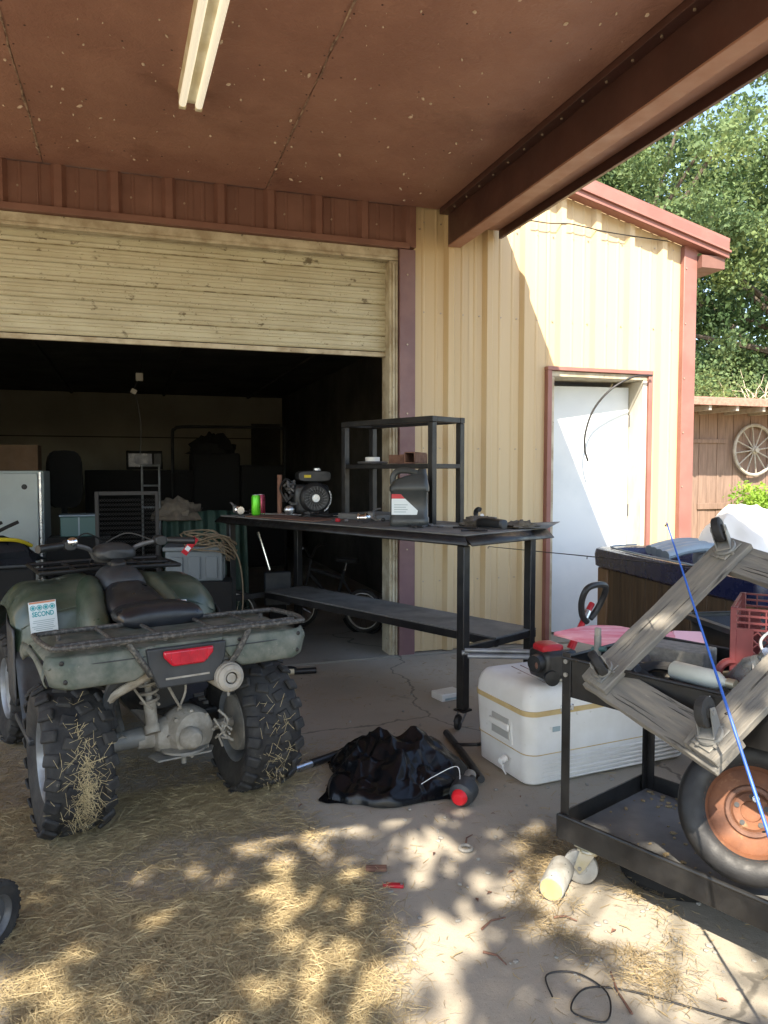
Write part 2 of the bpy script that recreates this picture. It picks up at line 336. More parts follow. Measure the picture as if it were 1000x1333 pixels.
b = MB().bx(-2.6, 1.860, -.015, .05, 2.925, 2.984); b.bx(-2.6, 1.860, -.022, .05, 2.902, 2.924)
b.obj('door_header', K['creamwt'], bld, bev=.004)
MB().bx(-2.6, -2.1, .0, .15, 0, 3.0).obj('left_wall_return', K['tan'], bld)
corr(-4.2, -2.1, .02, 3.3, .3345, 1.934, y=.0).obj('siding_panel', K['tan'], bld, smooth=25)
# rolling door curtain
rd = bpy.data.objects.new('rolling_door', None); col.objects.link(rd); rd.parent = bld; rd.location = (0, .09, 0)
slh = .1145; prof = [(0, 0), (.004, .006), (.012, .012), (.022, .014), (.030, .010), (.034, 0), (.062, 0), (.066, .007), (.074, .009), (.082, .007), (.086, 0), (.108, 0), (.1115, -.005), (.1145, -.005)]
b = MB(); n = len(prof)
xs = [-2.2 + 4.0 * i / 20 for i in range(21)]
b.add([(x, -d, z) for x in xs for z, d in prof], [(i*n+j, (i+1)*n+j, (i+1)*n+j+1, i*n+j+1) for i in range(20) for j in range(n - 1)])
sl0 = None
for k in range(6):
    if sl0 is None: sl0 = o = b.obj('slat', K['cream'], rd, smooth=30)
    else: o = twin(sl0, rd)
    o.location = (0, 0, 2.262 + k * slh)
for k in (1, 3, 5):
    o = MB().bx(-2.2, 1.8, -.0035, .003, 2.262 + k * slh - .0035, 2.262 + k * slh + .0035).obj('slat_line', K['creamdk'], rd, smooth=0)  # uneven dark brown strip along every other slat joint
MB().bx(-2.2, 1.8, -.012, .02, 2.222, 2.256).obj('bottom_bar', K['creamwt'], rd, bev=.004)
MB().cyl((-2.3, .24, 3.06), (1.9, .24, 3.06), .13, n=20).obj('roll_drum', K['cream'], rd)
# walk door
DX0, DX1, DZ = 3.112, 4.04, 2.165
K['jamb'] = M('stained white jamb', (.62, .585, .50), .6, c2=(.50, .45, .35), scale=5, stretch=(1, 1, .4), spot=((.2, .16, .11), 14, .70, .06))
b = MB().bx(DX0 - .026, DX0 + .012, -.052, .02, 0, DZ); b.obj('door_casing', K['redtrim'], bld, bev=.003)
MB().bx(DX1 - .012, DX1 + .026, -.052, .02, 0, DZ).obj('door_casing', K['redtrim'], bld, bev=.003)
MB().bx(DX0 - .028, DX1 + .028, -.054, .02, DZ + .001, DZ + .032).obj('door_casing', K['redtrim'], bld, bev=.003)
MB().bx(DX1 - .055, DX1 - .014, -.03, .26, .0, DZ - .045).obj('door_jamb', K['jamb'], bld, bev=.003)
MB().bx(DX0 + .013, DX0 + .045, -.03, .26, .0, DZ - .045).obj('door_jamb', K['creamwt'], bld, bev=.003)
MB().bx(DX0 + .013, DX1 - .014, -.031, .26, DZ - .044, DZ - .002).obj('door_head', K['creamwt'], bld, bev=.003)
dr = bpy.data.objects.new('side_door', None); col.objects.link(dr); dr.parent = bld; dr.location = (DX1 - .06, .15, 0); dr.rotation_euler = (0, 0, R(-6.5))
MB().bx(-.865, 0, 0, .045, .03, DZ - .085).obj('door_leaf', K['door'], dr, bev=.004)
for z in (.3, 1.05, 1.8): MB().cyl((.008, -.008, z - .05), (.008, -.008, z + .05), .008, n=10).obj('hinge', K['grsteel'], dr)
b = MB().tube(spl([(4.03, -.035, 2.155), (3.86, -.02, 2.14), (3.68, .02, 2.04), (3.56, .08, 1.88), (3.50, .10, 1.70), (3.50, .11, 1.56), (3.525, .10, 1.46)]), .0085, 8)
tag(b.obj('cable', K['cord'], loc=(0, 5.2, 0)), 'thin black cable curling over the white side door', 'cable')
tag(MB().tube(spl([(2.75, 0, 3.30), (3.06, 0, 3.286), (3.25, 0, 3.30), (3.388, 0, 3.292), (3.6, 0, 3.272), (3.889, 0, 3.262), (4.2, 0, 3.256)]), .0042, 6).obj('wire', K['cord'], loc=(0, 5.205, 0)), 'thin dark wire strung across the siding below the sloping roof edge', 'wire')
# corner, rake, roof, soffit return
MB().bx(4.355, 4.485, -.05, .10, 0, 3.235).obj('corner_trim', K['redtrim'], bld, bev=.005)
def rk(x, dz): return (x, rake(x) + dz)
b = MB()
p = [rk(-.4, .115), rk(4.74, .115), rk(4.74, -.03), rk(-.4, -.03)]
b.prism(p, (0, -.13, 0), (1, 0, 0), (0, 0, 1), -.012)
b.obj('rake_trim', K['redtrim'], bld, bev=.003)
b = MB(); p = [rk(-.4, .03), rk(4.742, .03), rk(4.742, .012), rk(-.4, .012)]
b.prism(p, (0, -.152, 0), (1, 0, 0), (0, 0, 1), -.02); b.obj('rake_lip', K['redtrim'], bld, bev=.002)
b = MB(); p = [rk(-.4, -.012), rk(4.72, -.012), rk(4.72, -.03), rk(-.4, -.03)]
b.prism(p, (0, -.117, 0), (1, 0, 0), (0, 0, 1), -.09); b.obj('rake_soffit', K['redtrim'], bld)
for sgn in (0, 1):
    b = MB(); p = [rk(-.4, .145), rk(4.76, .145), rk(4.76, .118), rk(-.4, .118)]
    if sgn: p = [(-.8 - x, z) for x, z in p]
    b.prism(p if not sgn else p[::-1], (0, -.11, 0), (1, 0, 0), (0, 0, 1), -8.9); b.obj('roof_sheet', K['redtrim'], bld)
MB().bx(4.487, 4.72, -.10, 8.7, 3.06, 3.16).obj('eave_soffit', K['brown'], bld)
MB().bx(4.37, 4.47, .10, 8.5, 0, 3.06).obj('side_wall', K['tan'], bld)
# screws
b = MB()
for z in (.55, 1.55, 2.55, 3.2):
    for k in range(-1, 8):
        x = PH + k * SP
        for dx in (-.07, .11):
            if 1.99 < x + dx < 4.35 and not (3.08 < x + dx < 4.07 and z < 2.2) and gab(x) > z + .05: b.cyl((x + dx, .001, z), (x + dx, -.008, z), .0065, n=6)
for k in range(-9, 1): b.cyl((1.934 + k * .3345 + .1, 0, 3.15), (1.934 + k * .3345 + .1, -.007, 3.15), .007, n=6)
for z in np.arange(.35, 3.2, .45): b.cyl((4.372, -.05, z), (4.372, -.057, z), .0065, n=6)
for z in np.arange(.3, 2.9, .5): b.cyl((1.92, -.046, z), (1.92, -.053, z), .0065, n=6)
tag(b.obj('screws', K['screw'], bld), kind='stuff')
# inside
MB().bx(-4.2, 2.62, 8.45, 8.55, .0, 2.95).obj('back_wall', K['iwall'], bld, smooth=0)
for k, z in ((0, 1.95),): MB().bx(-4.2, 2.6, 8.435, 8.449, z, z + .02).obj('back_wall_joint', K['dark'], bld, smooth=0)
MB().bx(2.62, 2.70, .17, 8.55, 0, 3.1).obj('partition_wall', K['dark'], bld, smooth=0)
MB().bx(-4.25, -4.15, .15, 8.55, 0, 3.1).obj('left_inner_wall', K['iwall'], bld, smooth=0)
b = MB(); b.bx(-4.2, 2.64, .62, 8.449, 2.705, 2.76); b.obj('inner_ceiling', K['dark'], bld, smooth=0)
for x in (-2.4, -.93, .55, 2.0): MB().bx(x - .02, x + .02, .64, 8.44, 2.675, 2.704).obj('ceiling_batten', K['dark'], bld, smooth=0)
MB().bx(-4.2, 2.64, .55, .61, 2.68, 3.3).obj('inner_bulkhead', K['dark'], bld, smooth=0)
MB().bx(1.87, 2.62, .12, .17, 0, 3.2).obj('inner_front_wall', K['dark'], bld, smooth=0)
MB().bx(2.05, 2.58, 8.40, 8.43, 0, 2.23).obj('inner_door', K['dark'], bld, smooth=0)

# ------------------------------------------------------------------ carport roof
cp = thing('carport_roof', 'open carport roof with brown painted strand board ceiling and dark steel edge beam', 'carport', (0, 0, 3.29))
YF = .33
for x0, x1 in ((-3.6, -1.716), (-1.712, -.492), (-.488, .893), (.897, 2.165)):
    b = MB(); b.bx(x0, x1, YF, 5.205, 0, .02); b.obj('ceiling_panel', K['osb'], cp, bev=.003)
b = MB()
for x in (-1.714, -.49, .895):
    pts = []; y = YF + .1
    while y < 5.15: pts.append((x + random.uniform(-.006, .006), y, random.uniform(-.004, .003))); y += random.uniform(.05, .2)
    b.tube(pts, [random.uniform(.001, .0095) for _ in pts], 5)
tag(b.obj('seam_caulk', M('dusty seam', (.42, .30, .22), .9, c2=(.14, .08, .06), scale=22), cp), kind='stuff')
b = MB(); rn = random.Random(23)
for y in np.arange(.6, 5.2, .61):
    x = -2.0
    while x < 2.1:
        b.lathe([(.0, -.0015), (.0045, -.0012), (.005, .001)], o=(x + rn.uniform(-.01, .01), y + rn.uniform(-.008, .008), -.0005), n=8); x += .2
for sx in (-.51, -.47, .875, .915):
    for y in np.arange(.6, 5.2, .18): b.lathe([(.0, -.0015), (.0045, -.0012), (.005, .001)], o=(sx, y + rn.uniform(-.02, .02), -.0005), n=8)
tag(b.obj('nail_heads', K['dkbrown'], cp), kind='stuff')
# cobwebs, moth cocoons and flakes hanging on the ceiling
b = MB()
for _ in range(420):
    x = random.uniform(-2, 2.1); y = random.uniform(1.5, 5.1); r = random.choice((.002, .003, .004, .006, .010)); a = random.uniform(0, PI)
    d = Vector((cos(a), sin(a), random.uniform(-.3, 0))) * r * random.uniform(1, 3)
    b.tube([(x, y, -.001), Vector((x, y, -.003)) + d * .5, Vector((x, y, -.004)) + d], [r * .5, r * .8, r * .2], 5)
tag(b.obj('cobweb_specks', M('cobweb dust', (.58, .47, .38), .9), cp), kind='stuff')
MB().bx(2.168, 2.235, YF, 5.20, -.035, .02).obj('ceiling_angle', K['dkbrown'], cp, bev=.003)
MB().bx(2.236, 2.305, YF, 5.20, -.25, .03).obj('edge_beam', K['dkbrown'], cp, bev=.004)
MB().bx(2.235, 2.335, YF, 5.20, -.262, -.2505).obj('beam_flange', K['soffit'], cp, bev=.003)  # underside coloured lighter than the beam, standing in for light off the ground
MB().bx(2.306, 2.648, YF, 5.20, -.105, -.085).obj('edge_soffit', K['soffit'], cp)
MB().bx(2.65, 2.675, YF, 5.20, -.165, .035).obj('edge_fascia', K['dkbrown'], cp, bev=.003)
MB().bx(-3.7, 2.70, YF - .06, YF - .002, -.2, .035).obj('front_fascia', K['dkbrown'], cp)
MB().bx(-3.72, 2.672, YF - .06, 5.246, .036, .05).obj('roof_sheet', K['brown'], cp)
for x in (-3.5, 2.27): MB().bx(x - .05, x + .05, YF, YF + .1, -3.29, -.263).obj('post', K['dkbrown'], cp, bev=.004)
b = MB()
for k in range(22):
    y = .8 + k * .2; b.cyl((2.2, y, -.036), (2.2, y, -.044), .007, n=6); 
for k in range(12): b.cyl((2.5 + .05 * sin(k * 2.1), .8 + k * .37, -.106), (2.5 + .05 * sin(k * 2.1), .8 + k * .37, -.112), .007, n=6)
tag(b.obj('screws', K['screw'], cp), kind='stuff')

# fluorescent fixture
fx = thing('ceiling_light', 'twin tube fluorescent light fixture under the brown ceiling', 'light', (.345, 2.83, 3.29), rz=1.5)
b = MB(); pr = [(-.062, 0), (-.052, -.028), (-.024, -.05), (.024, -.05), (.052, -.028), (.062, 0)]
b.loft([[(x, y, z) for x, z in pr] for y in (-1.22, 1.2)], cap=True); b.obj('housing', K['yel'], fx, smooth=30)
for x in (-.040, .040):
    MB().cyl((x, -1.2, -.066), (x, 1.175, -.066), .0185, n=16).obj('tube', K['tubeglass'], fx)
    for y in (-1.205, 1.19): MB().box((x, y, -.048), (.034, .03, .075)).obj('socket', K['yel'], fx, bev=.004)

# ------------------------------------------------------------------ foliage
def leafmat(name, c, c2, tr=.35):
    m = bpy.data.materials.new(name); m.use_nodes = True; t = m.node_tree; N = t.nodes; L = t.links; N.clear(); tc = N.new('ShaderNodeTexCoord'); nz = N.new('ShaderNodeTexNoise'); nz.inputs['Scale'].default_value = 1.1; nz.inputs['Detail'].default_value = 2; L.new(tc.outputs['Object'], nz.inputs['Vector'])
    o = N.new('ShaderNodeOutputMaterial'); g = N.new('ShaderNodeNewGeometry')
    x = N.new('ShaderNodeMix'); x.data_type = 'RGBA'; L.new(g.outputs['Random Per Island'], x.inputs[0]); x.inputs[6].default_value = (*c, 1); x.inputs[7].default_value = (*c2, 1)
    x2 = N.new('ShaderNodeMix'); x2.data_type = 'RGBA'; mr = N.new('ShaderNodeMapRange'); mr.inputs[1].default_value = .45; mr.inputs[2].default_value = .65; L.new(nz.outputs['Fac'], mr.inputs[0]); L.new(mr.outputs[0], x2.inputs[0]); L.new(x.outputs[2], x2.inputs[6]); x2.inputs[7].default_value = (c2[0] * 1.25, c2[1] * 1.15, c2[2], 1); x = x2
    d = N.new('ShaderNodeBsdfPrincipled'); d.inputs['Roughness'].default_value = .65; L.new(x.outputs[2], d.inputs['Base Color'])
    tl = N.new('ShaderNodeBsdfTranslucent'); hs = N.new('ShaderNodeHueSaturation'); hs.inputs['Value'].default_value = 1.5; hs.inputs['Hue'].default_value = .48; L.new(x.outputs[2], hs.inputs['Color']); L.new(hs.outputs[0], tl.inputs['Color'])
    s = N.new('ShaderNodeMixShader'); s.inputs[0].default_value = tr; L.new(d.outputs[0], s.inputs[1]); L.new(tl.outputs[0], s.inputs[2]); L.new(s.outputs[0], o.inputs[0]); return m
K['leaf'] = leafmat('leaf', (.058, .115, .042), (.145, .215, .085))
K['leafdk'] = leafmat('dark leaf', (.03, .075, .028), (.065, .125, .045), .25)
K['leaflt'] = leafmat('light leaf', (.12, .26, .03), (.24, .40, .06), .4)
def leaves(centers, radii, per, size, rng, aspect=.55, droop=.2):
    """leaf quads (bent in two) gathered in clumps; returns verts, faces as arrays"""
    C = np.repeat(np.asarray(centers), per, 0); Rr = np.repeat(np.asarray(radii), per, 0); n = len(C)
    d = rng.normal(size=(n, 3)); d /= np.linalg.norm(d, axis=1)[:, None]
    P = C + d * Rr * (rng.random((n, 1)) ** .5)
    ax = rng.normal(size=(n, 3)); ax[:, 2] -= droop; ax /= np.linalg.norm(ax, axis=1)[:, None]
    b = np.cross(ax, rng.normal(size=(n, 3))); b /= np.linalg.norm(b, axis=1)[:, None]
    nn = np.cross(ax, b); s = size * (.6 + .8 * rng.random((n, 1)))
    V = np.stack([P - ax * s * .5, P + b * s * aspect * .5 + nn * s * .08, P + ax * s * .5, P - b * s * aspect * .5 + nn * s * .08], 1).reshape(-1, 3)
    i = np.arange(n)[:, None] * 4
    return V, np.concatenate([i + np.array([[0, 1, 2]]), i + np.array([[0, 2, 3]])], 1).reshape(-1, 3)
def mesh_np(name, V, Fc, m, parent=None, loc=(0, 0, 0)):
    me = bpy.data.meshes.new(name); k = Fc.shape[1]
    me.vertices.add(len(V)); me.vertices.foreach_set('co', np.asarray(V, np.float32).ravel())
    me.loops.add(Fc.size); me.loops.foreach_set('vertex_index', Fc.astype(np.int32).ravel())
    me.polygons.add(len(Fc)); me.polygons.foreach_set('loop_start', np.arange(0, Fc.size, k, dtype=np.int32)); me.polygons.foreach_set('loop_total', np.full(len(Fc), k, np.int32))
    me.update(calc_edges=True); me.materials.append(m)
    o = bpy.data.objects.new(name, me); col.objects.link(o); o.location = loc
    if parent: o.parent = parent
    return o
def tree(name, label, loc, h, rad, nclump, per, lsize, m, seed, trunk=.25, base=.12, group=None, csize=.15, zc=.58, zr=.5, lean=0):
    rng = np.random.default_rng(seed); rnd = random.Random(seed); t = thing(name, label, 'tree', loc, 0, group)
    C = []; tips = []
    while len(C) < nclump:
        p = rng.uniform(-1, 1, 3); q = np.linalg.norm(p)
        if q > 1 or q < .35: continue
        f = 1 + .28 * sin(5 * math.atan2(p[1], p[0]) + seed) * (1 - abs(p[2]))
        C.append((p[0] * rad * f + lean * p[2], p[1] * rad * f, h * zc + p[2] * h * zr))
    rs = rng.uniform(.6, 1.3, (nclump, 1)) * np.array([[rad * csize, rad * csize, rad * csize * .75]])
    V, Fc = leaves(C, rs, per, lsize, rng); mesh_np('crown', V, Fc, m, t)
    b = MB(); top = (lean * .4, 0, h * .72)
    b.tube(spl([(0, 0, -.1), (lean * .1, .06 * rad, h * .2), (lean * .3, -.03 * rad, h * .45), top], 5), [trunk * (1 - .045 * i) for i in range(16)], 9)
    for k in range(14):
        c = C[rnd.randrange(len(C))]; z0 = h * rnd.uniform(.22, .6)
        b.tube(spl([(lean * .2, 0, z0), (c[0] * .45, c[1] * .45, z0 + (c[2] - z0) * .4 + .2), c], 4), [trunk * .42 * (1 - .09 * i) for i in range(9)], 6)
    b.obj('trunk', K['bark'], t); return t
tree('leafy_tree', 'tall green tree standing behind the shed roof, nearest the sloping building eave', (11.4, 17.2, 0), 12.5, 4.6, 165, 300, .125, K['leaf'], 3, group='trees behind the shed')
tree('leafy_tree', 'tall pale green tree rising behind the shed at the right edge', (18.2, 15.6, 0), 14.5, 5.6, 190, 300, .135, K['leaf'], 5, group='trees behind the shed', trunk=.32, lean=1.2)
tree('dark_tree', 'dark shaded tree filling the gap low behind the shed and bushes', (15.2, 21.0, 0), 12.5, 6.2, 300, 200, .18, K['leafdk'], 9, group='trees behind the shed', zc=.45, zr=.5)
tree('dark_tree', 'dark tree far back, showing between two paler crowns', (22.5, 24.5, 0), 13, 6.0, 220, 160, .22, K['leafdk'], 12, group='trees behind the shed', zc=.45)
tree('shade_tree', 'leafy tree behind the viewer throwing dappled shade on the concrete', (-1.7, -2.2, 0), 6.6, 3.4, 200, 38, .19, K['leaf'], 21, zc=.74, zr=.13, csize=.115, trunk=.05)
def bush(name, label, loc, rx, rz, n, per, ls, m, seed, group=None):
    rng = np.random.default_rng(seed); t = thing(name, label, 'bush', loc, 0, group)
    C = np.stack([rng.uniform(-rx, rx, n), rng.uniform(-rx * .5, rx * .5, n), rng.uniform(.15, .85, n) * rz], 1)
    V, Fc = leaves(C, np.full((n, 3), rz * .3), per, ls, rng); mesh_np('foliage', V, Fc, m, t)
    b = MB()
    for k in range(10):
        c = C[k % n]; b.tube([(c[0] * .3, c[1] * .3, -.05), tuple(c * np.array([.7, .7, .6])), tuple(c)], [.02, .015, .006], 5)
    b.obj('stem', K['bark'], t); return t
bush('bush', 'mid green bush growing behind the shed roof beside the red corner trim', (11.6, 14.0, 0), 1.1, 3.75, 90, 200, .085, K['leaf'], 31)
bush('bush', 'dense green bush behind the dead brush on the shed roof line', (13.9, 14.6, 0), 1.6, 3.5, 90, 200, .085, K['leaf'], 32)
bush('bright_bush', 'bright yellow green bush in front of the shed wall', (11.75, 11.25, 0), .75, 1.12, 40, 130, .085, K['leaflt'], 33)
b = MB(); rn = random.Random(4)
for k in range(40):
    p = Vector((rn.uniform(-.6, .8), rn.uniform(-.3, .3), 2.6)); d = Vector((rn.uniform(-1, 1), rn.uniform(-.3, .3), rn.uniform(.1, 1.0))).normalized(); pts = [p]
    for i in range(5): d = (d + Vector((rn.uniform(-.5, .5), rn.uniform(-.3, .3), rn.uniform(-.45, .3)))).normalized(); pts.append(pts[-1] + d * .22)
    b.tube(pts, [.016, .014, .012, .009, .006, .003], 5)
for k in range(8): b.tube([(rn.uniform(-.4, .4), 0, 0), (rn.uniform(-.4, .4), 0, 1.4), (rn.uniform(-.6, .6), 0, 2.8)], [.03, .025, .015], 5)
tag(b.obj('dead_brush', K['twig'], loc=(13.35, 13.4, 0)), 'pale dead brush sticking up behind the shed roof', 'brush')

# ------------------------------------------------------------------ shed with wagon wheel
sh = thing('shed', 'low red brown board shed with overhanging roof in the yard', 'shed', (0, 12.2, 0))
x = 9.2; k = 0
while x < 15.5:
    wd = .19 + .02 * ((k * 7) % 3); MB().bx(x, x + wd - .008, -.012 - .006 * (k % 2), .02, 0, 2.75).obj('board', K['shedwd'], sh, bev=.003); x += wd; k += 1
MB().bx(9.2, 15.5, .021, .06, 0, 2.75).obj('wall', K['dark'], sh, smooth=0)
MB().bx(9.2, 11.3, -.05, -.019, 1.93, 2.01).obj('door_rail', K['shedwd'], sh, bev=.004)
MB().bx(10.62, 11.45, -.05, -.019, .62, .74).obj('door_rail', K['shedwd'], sh, bev=.004)
MB().bx(9.0, 15.8, .4, 3.3, 0, 2.7).obj('shed_body', K['shedwd'], sh, smooth=0)
b = MB(); b.loft([[(X, y, z) for y, z in ((-1.05, 2.58), (-1.05, 2.70), (1.6, 3.05), (1.6, 2.93))] for X in (9.0, 15.9)]); b.obj('roof', K['shedroof'], sh, smooth=0)
for X in np.arange(9.4, 15.8, .62): MB().bx(X - .03, X + .03, -1.0, .35, 2.49, 2.579).obj('rafter', K['greywood'], sh)
wwh = thing('wagon_wheel', 'grey wooden wagon wheel hanging on the shed wall', 'wheel', (11.93, 12.09, 1.80))
MB().torus((0, 0, 0), (0, 1, 0), .50, .034, 40, 8).obj('rim', K['greywood'], wwh)
for k in range(12): a = 2 * PI * k / 12 + .13; MB().cyl((.05 * cos(a), 0, .05 * sin(a)), (.48 * cos(a), 0, .48 * sin(a)), .016, .013, n=7).obj('spoke', K['greywood'], wwh)
MB().lathe([(.0, -.09), (.05, -.09), (.055, -.05), (.078, -.03), (.078, .03), (.05, .05)], axis=(0, 1, 0), n=18).obj('hub', K['greywood'], wwh)
# ------------------------------------------------------------------ ATV  (x right, y forward, origin under the rear axle)
atv = thing('atv', 'muddy olive green four wheeler seen from behind in front of the garage', 'atv', (.125, 3.18, 0), 14.5); atv.scale = (.955, .955, .975)
def atv_wheel(x, y, r, w, side, rimr, steer=0):
    wh = bpy.data.objects.new('wheel', None); col.objects.link(wh); wh.parent = atv; wh.location = (x, y, r); wh.rotation_euler = (0, 0, R(steer))
    h = w / 2
    pf = [(rimr, -h*.72), (rimr+.02, -h*.84), (r*.78, -h*.98), (r*.90, -h*.97), (r*.955, -h*.80), (r*.97, -h*.4), (r*.972, 0), (r*.97, h*.4), (r*.955, h*.80), (r*.90, h*.97), (r*.78, h*.98), (rimr+.02, h*.84), (rimr, h*.72)]
    MB().lathe(pf, axis=(1, 0, 0), n=48, cap=False).obj('tyre', K['rub'], wh, smooth=60)
    b = MB(); n = 20
    for k in range(n):
        for row in (-2, -1, 1, 2):
            a = 2 * PI * (k + (.5 if row in (-1, 2) else 0)) / n; xx = row / 2 * h * .86 if abs(row) == 2 else row * h * .26
            rr = r * (.955 if abs(row) == 2 else .978); tilt = .35 * (1 if row > 0 else -1)
            m = Matrix.Rotation(a, 3, 'X') @ Matrix.Rotation(tilt, 3, 'Z')
            if abs(row) == 2: m = Matrix.Rotation(a, 3, 'X') @ Matrix.Rotation(tilt * .6, 3, 'Z') @ Matrix.Rotation((.5 if row > 0 else -.5), 3, 'Y')
            b.box(Matrix.Rotation(a, 3, 'X') @ Vector((xx, 0, rr)), (h * .50, r * .17, r * .055), m, taper=.84)
    b.obj('tread_lugs', K['rub'], wh, bev=.006, seg=2)
    s = side
    pf = [(.0, h*.30), (.045, h*.30), (.05, h*.36), (.055, h*.22), (rimr*.62, h*.12), (rimr*.70, h*.42), (rimr*.95, h*.55), (rimr, h*.74), (rimr*1.04, h*.78), (rimr*1.04, h*.70), (rimr*.96, h*.4), (rimr*.92, -h*.5), (rimr*1.0, -h*.74), (rimr*1.04, -h*.78), (rimr*1.04, -h*.7)]
    MB().lathe(pf, axis=(s, 0, 0), n=36, cap=False).obj('rim', K['rimst'], wh, smooth=40)
    b = MB()
    for k in range(4): a = PI / 4 + PI / 2 * k; b.cyl((s*h*.15, .055*cos(a), .055*sin(a)), (s*h*.32, .055*cos(a), .055*sin(a)), .011, n=6)
    b.obj('lug_nuts', K['mudsteel'], wh)
    return wh
WL = atv_wheel(-.405, 0, .292, .25, -1, .155)
WR = atv_wheel(.385, 0, .292, .25, 1, .155)
atv_wheel(-.42, 1.22, .285, .2, -1, .15, 4); atv_wheel(.40, 1.22, .285, .2, 1, .15, 4)
# straw caught in the treads
def straw_on(parent, r, w, n, seed, amid, aspread):
    rn = random.Random(seed); b = MB()
    for _ in range(n):
        a = rn.gauss(amid, aspread); x = rn.gauss(.01, w * .17); p = Vector((x, -(r + .004) * cos(a), (r + .004) * sin(a)))
        d = Vector((rn.uniform(-1, 1), rn.uniform(-.3, .3), rn.uniform(-1, 1))).normalized() * rn.uniform(.008, .03)
        t = .0007; q = d.cross(Vector((0, -cos(a), sin(a)))).normalized() * t; o = Vector((0, -cos(a), sin(a))) * rn.uniform(.002, .016)
        b.add([p - d - q, p - d + q, p + d + q + o, p + d - q + o], [(0, 1, 2, 3)])
    tag(b.obj('stuck_straw', K['straw'], parent, smooth=0), kind='stuff')
straw_on(WL, .288, .25, 260, 2, -.1, .5); straw_on(WL, .288, .12, 260, 5, -.25, .28); straw_on(WR, .288, .25, 120, 3, -.5, .5)
ox = -.03
# rear fender: flat top deck and two stiff flaps
def deck(u, v):
    x = -.5 + 1.0 * u; e = max((abs(x) - .40) / .10, 0); y = .26 - .635 * v
    return (x + ox, y, .70 + .075 * min(v / .35, 1) ** .7 + .006 * (1 - abs(x) * 2) - .03 * e ** 2 - .012 * max(v - .92, 0) / .08)
MB().grid(deck, 30, 20).obj('rear_fender', K['greendust'], atv, solid=.006, smooth=60)
for s in (-1, 1):
    def flap(u, v, s=s):
        pl_ = [(.50, .772), (.512, .74), (.492, .672), (.475, .662)]; pr_ = [(.13, .775), (.135, .735), (.165, .69), (.21, .660)]
        t = v * 3; i = min(int(t), 2); f = t - i
        L0 = [pl_[i][k] * (1 - f) + pl_[i+1][k] * f for k in (0, 1)]; R0 = [pr_[i][k] * (1 - f) + pr_[i+1][k] * f for k in (0, 1)]
        x = R0[0] * (1 - u) + L0[0] * u; z = R0[1] * (1 - u) + L0[1] * u
        return (ox + s * x, -.384 - .012 * sin(PI * v) + .055 * max((u - .8) / .2, 0) ** 2 - .012 * v, z)
    MB().grid(flap, 18, 12).obj('fender_flap', K['greendust'], atv, solid=.008, smooth=40)
MB().bx(-.16 + ox, .16 + ox, -.388, -.376, .70, .778).obj('fender_bridge', K['greendust'], atv, bev=.004)
for s in (-1, 1):   # outer side skirt of the fender over the wheel
    def skirt(u, v, s=s):
        y = -.31 + .58 * u; zt = .712 + .02 * sin(PI * u); zb = .655 - .02 * u + .06 * sin(PI * u)
        return (ox + s * (.497 + .012 * sin(PI * v)), y, zt * (1 - v) + zb * v)
    MB().grid(skirt, 12, 4).obj('fender_skirt', K['greendust'], atv, solid=.006)
def trim(cx, hw, zc, hh, y, name, m, bot=.6, th=.02, bev=.006):
    p = [(-hw, hh), (hw, hh), (hw * .97, hh * .2), (hw * bot, -hh), (-hw * bot, -hh), (-hw * .97, hh * .2)]
    return MB().prism(p, (cx, y, zc), (1, 0, 0), (0, 0, 1), th).obj(name, m, atv, bev=bev)
pl = trim(-.045, .155, .693, .075, -.388, 'tail_plate', K['gdark'], .72, .022)
MB().bx(-.13, .04, -.4115, -.4105, .648, .655).obj('plate_groove', K['mud'], atv, smooth=0)
tl = trim(-.045, .098, .728, .030, -.412, 'tail_light', K['redlens'], .62, .02, .008)
for k in range(5): MB().bx(-.045 - .07 + k * .035 - .0012, -.045 - .07 + k * .035 + .0012, -.4336, -.432, .712, .752).obj('lens_rib', K['redlens'], tl, smooth=0)
MB().bx(-.15, .06, -.4118, -.4102, .758, .762).obj('plate_seam', K['black'], pl, smooth=0)
for s in (-1, 1):
    for x, z in ((.20, .76), (.46, .755), (.45, .69), (.23, .69)): MB().lathe([(.0, .004), (.006, .003), (.009, 0)], o=(ox + s * x, -.4005 - (.002 if z < .7 else -.006), z), axis=(0, -1, 0), n=10).obj('fender_bolt', K['bsteel'], atv)
    MB().tube([(ox + s * .14, -.402, .742), (ox + s * .3, -.404, .742), (ox + s * .46, -.392, .742)], .0022, 5).obj('fender_crease', K['gdark'], atv)
    MB().tube(spl([(ox + s * .10, .565, .80), (ox + s * .3, .575, .775), (ox + s * .46, .61, .70)], 5), .003, 5).obj('fender_lip', K['green'], atv)
# rack
def tb(pts, r, name='rack_bar', m='rackm', n=8, k=4): return MB().tube(spl(pts, k), r, n).obj(name, K[m], atv)
zr_ = .806
tb([(-.50+ox, -.05, zr_-.01), (-.505+ox, -.25, zr_), (-.49+ox, -.36, zr_), (-.45+ox, -.40, zr_), (-.2+ox, -.415, zr_+.004), (.2+ox, -.415, zr_+.004), (.45+ox, -.40, zr_), (.49+ox, -.36, zr_), (.505+ox, -.25, zr_), (.50+ox, -.05, zr_-.01)], .0105)
tb([(-.50+ox, -.05, zr_-.01), (-.3+ox, -.045, zr_-.008), (.3+ox, -.045, zr_-.008), (.50+ox, -.05, zr_-.01)], .010)
tb([(-.47+ox, -.33, zr_-.002), (0, -.335, zr_), (.47+ox, -.33, zr_-.002)], .008)
for x in (-.30, -.13, .09, .26): tb([(x, -.415, zr_-.004), (x, -.2, zr_-.006), (x, -.045, zr_-.01)], .008)
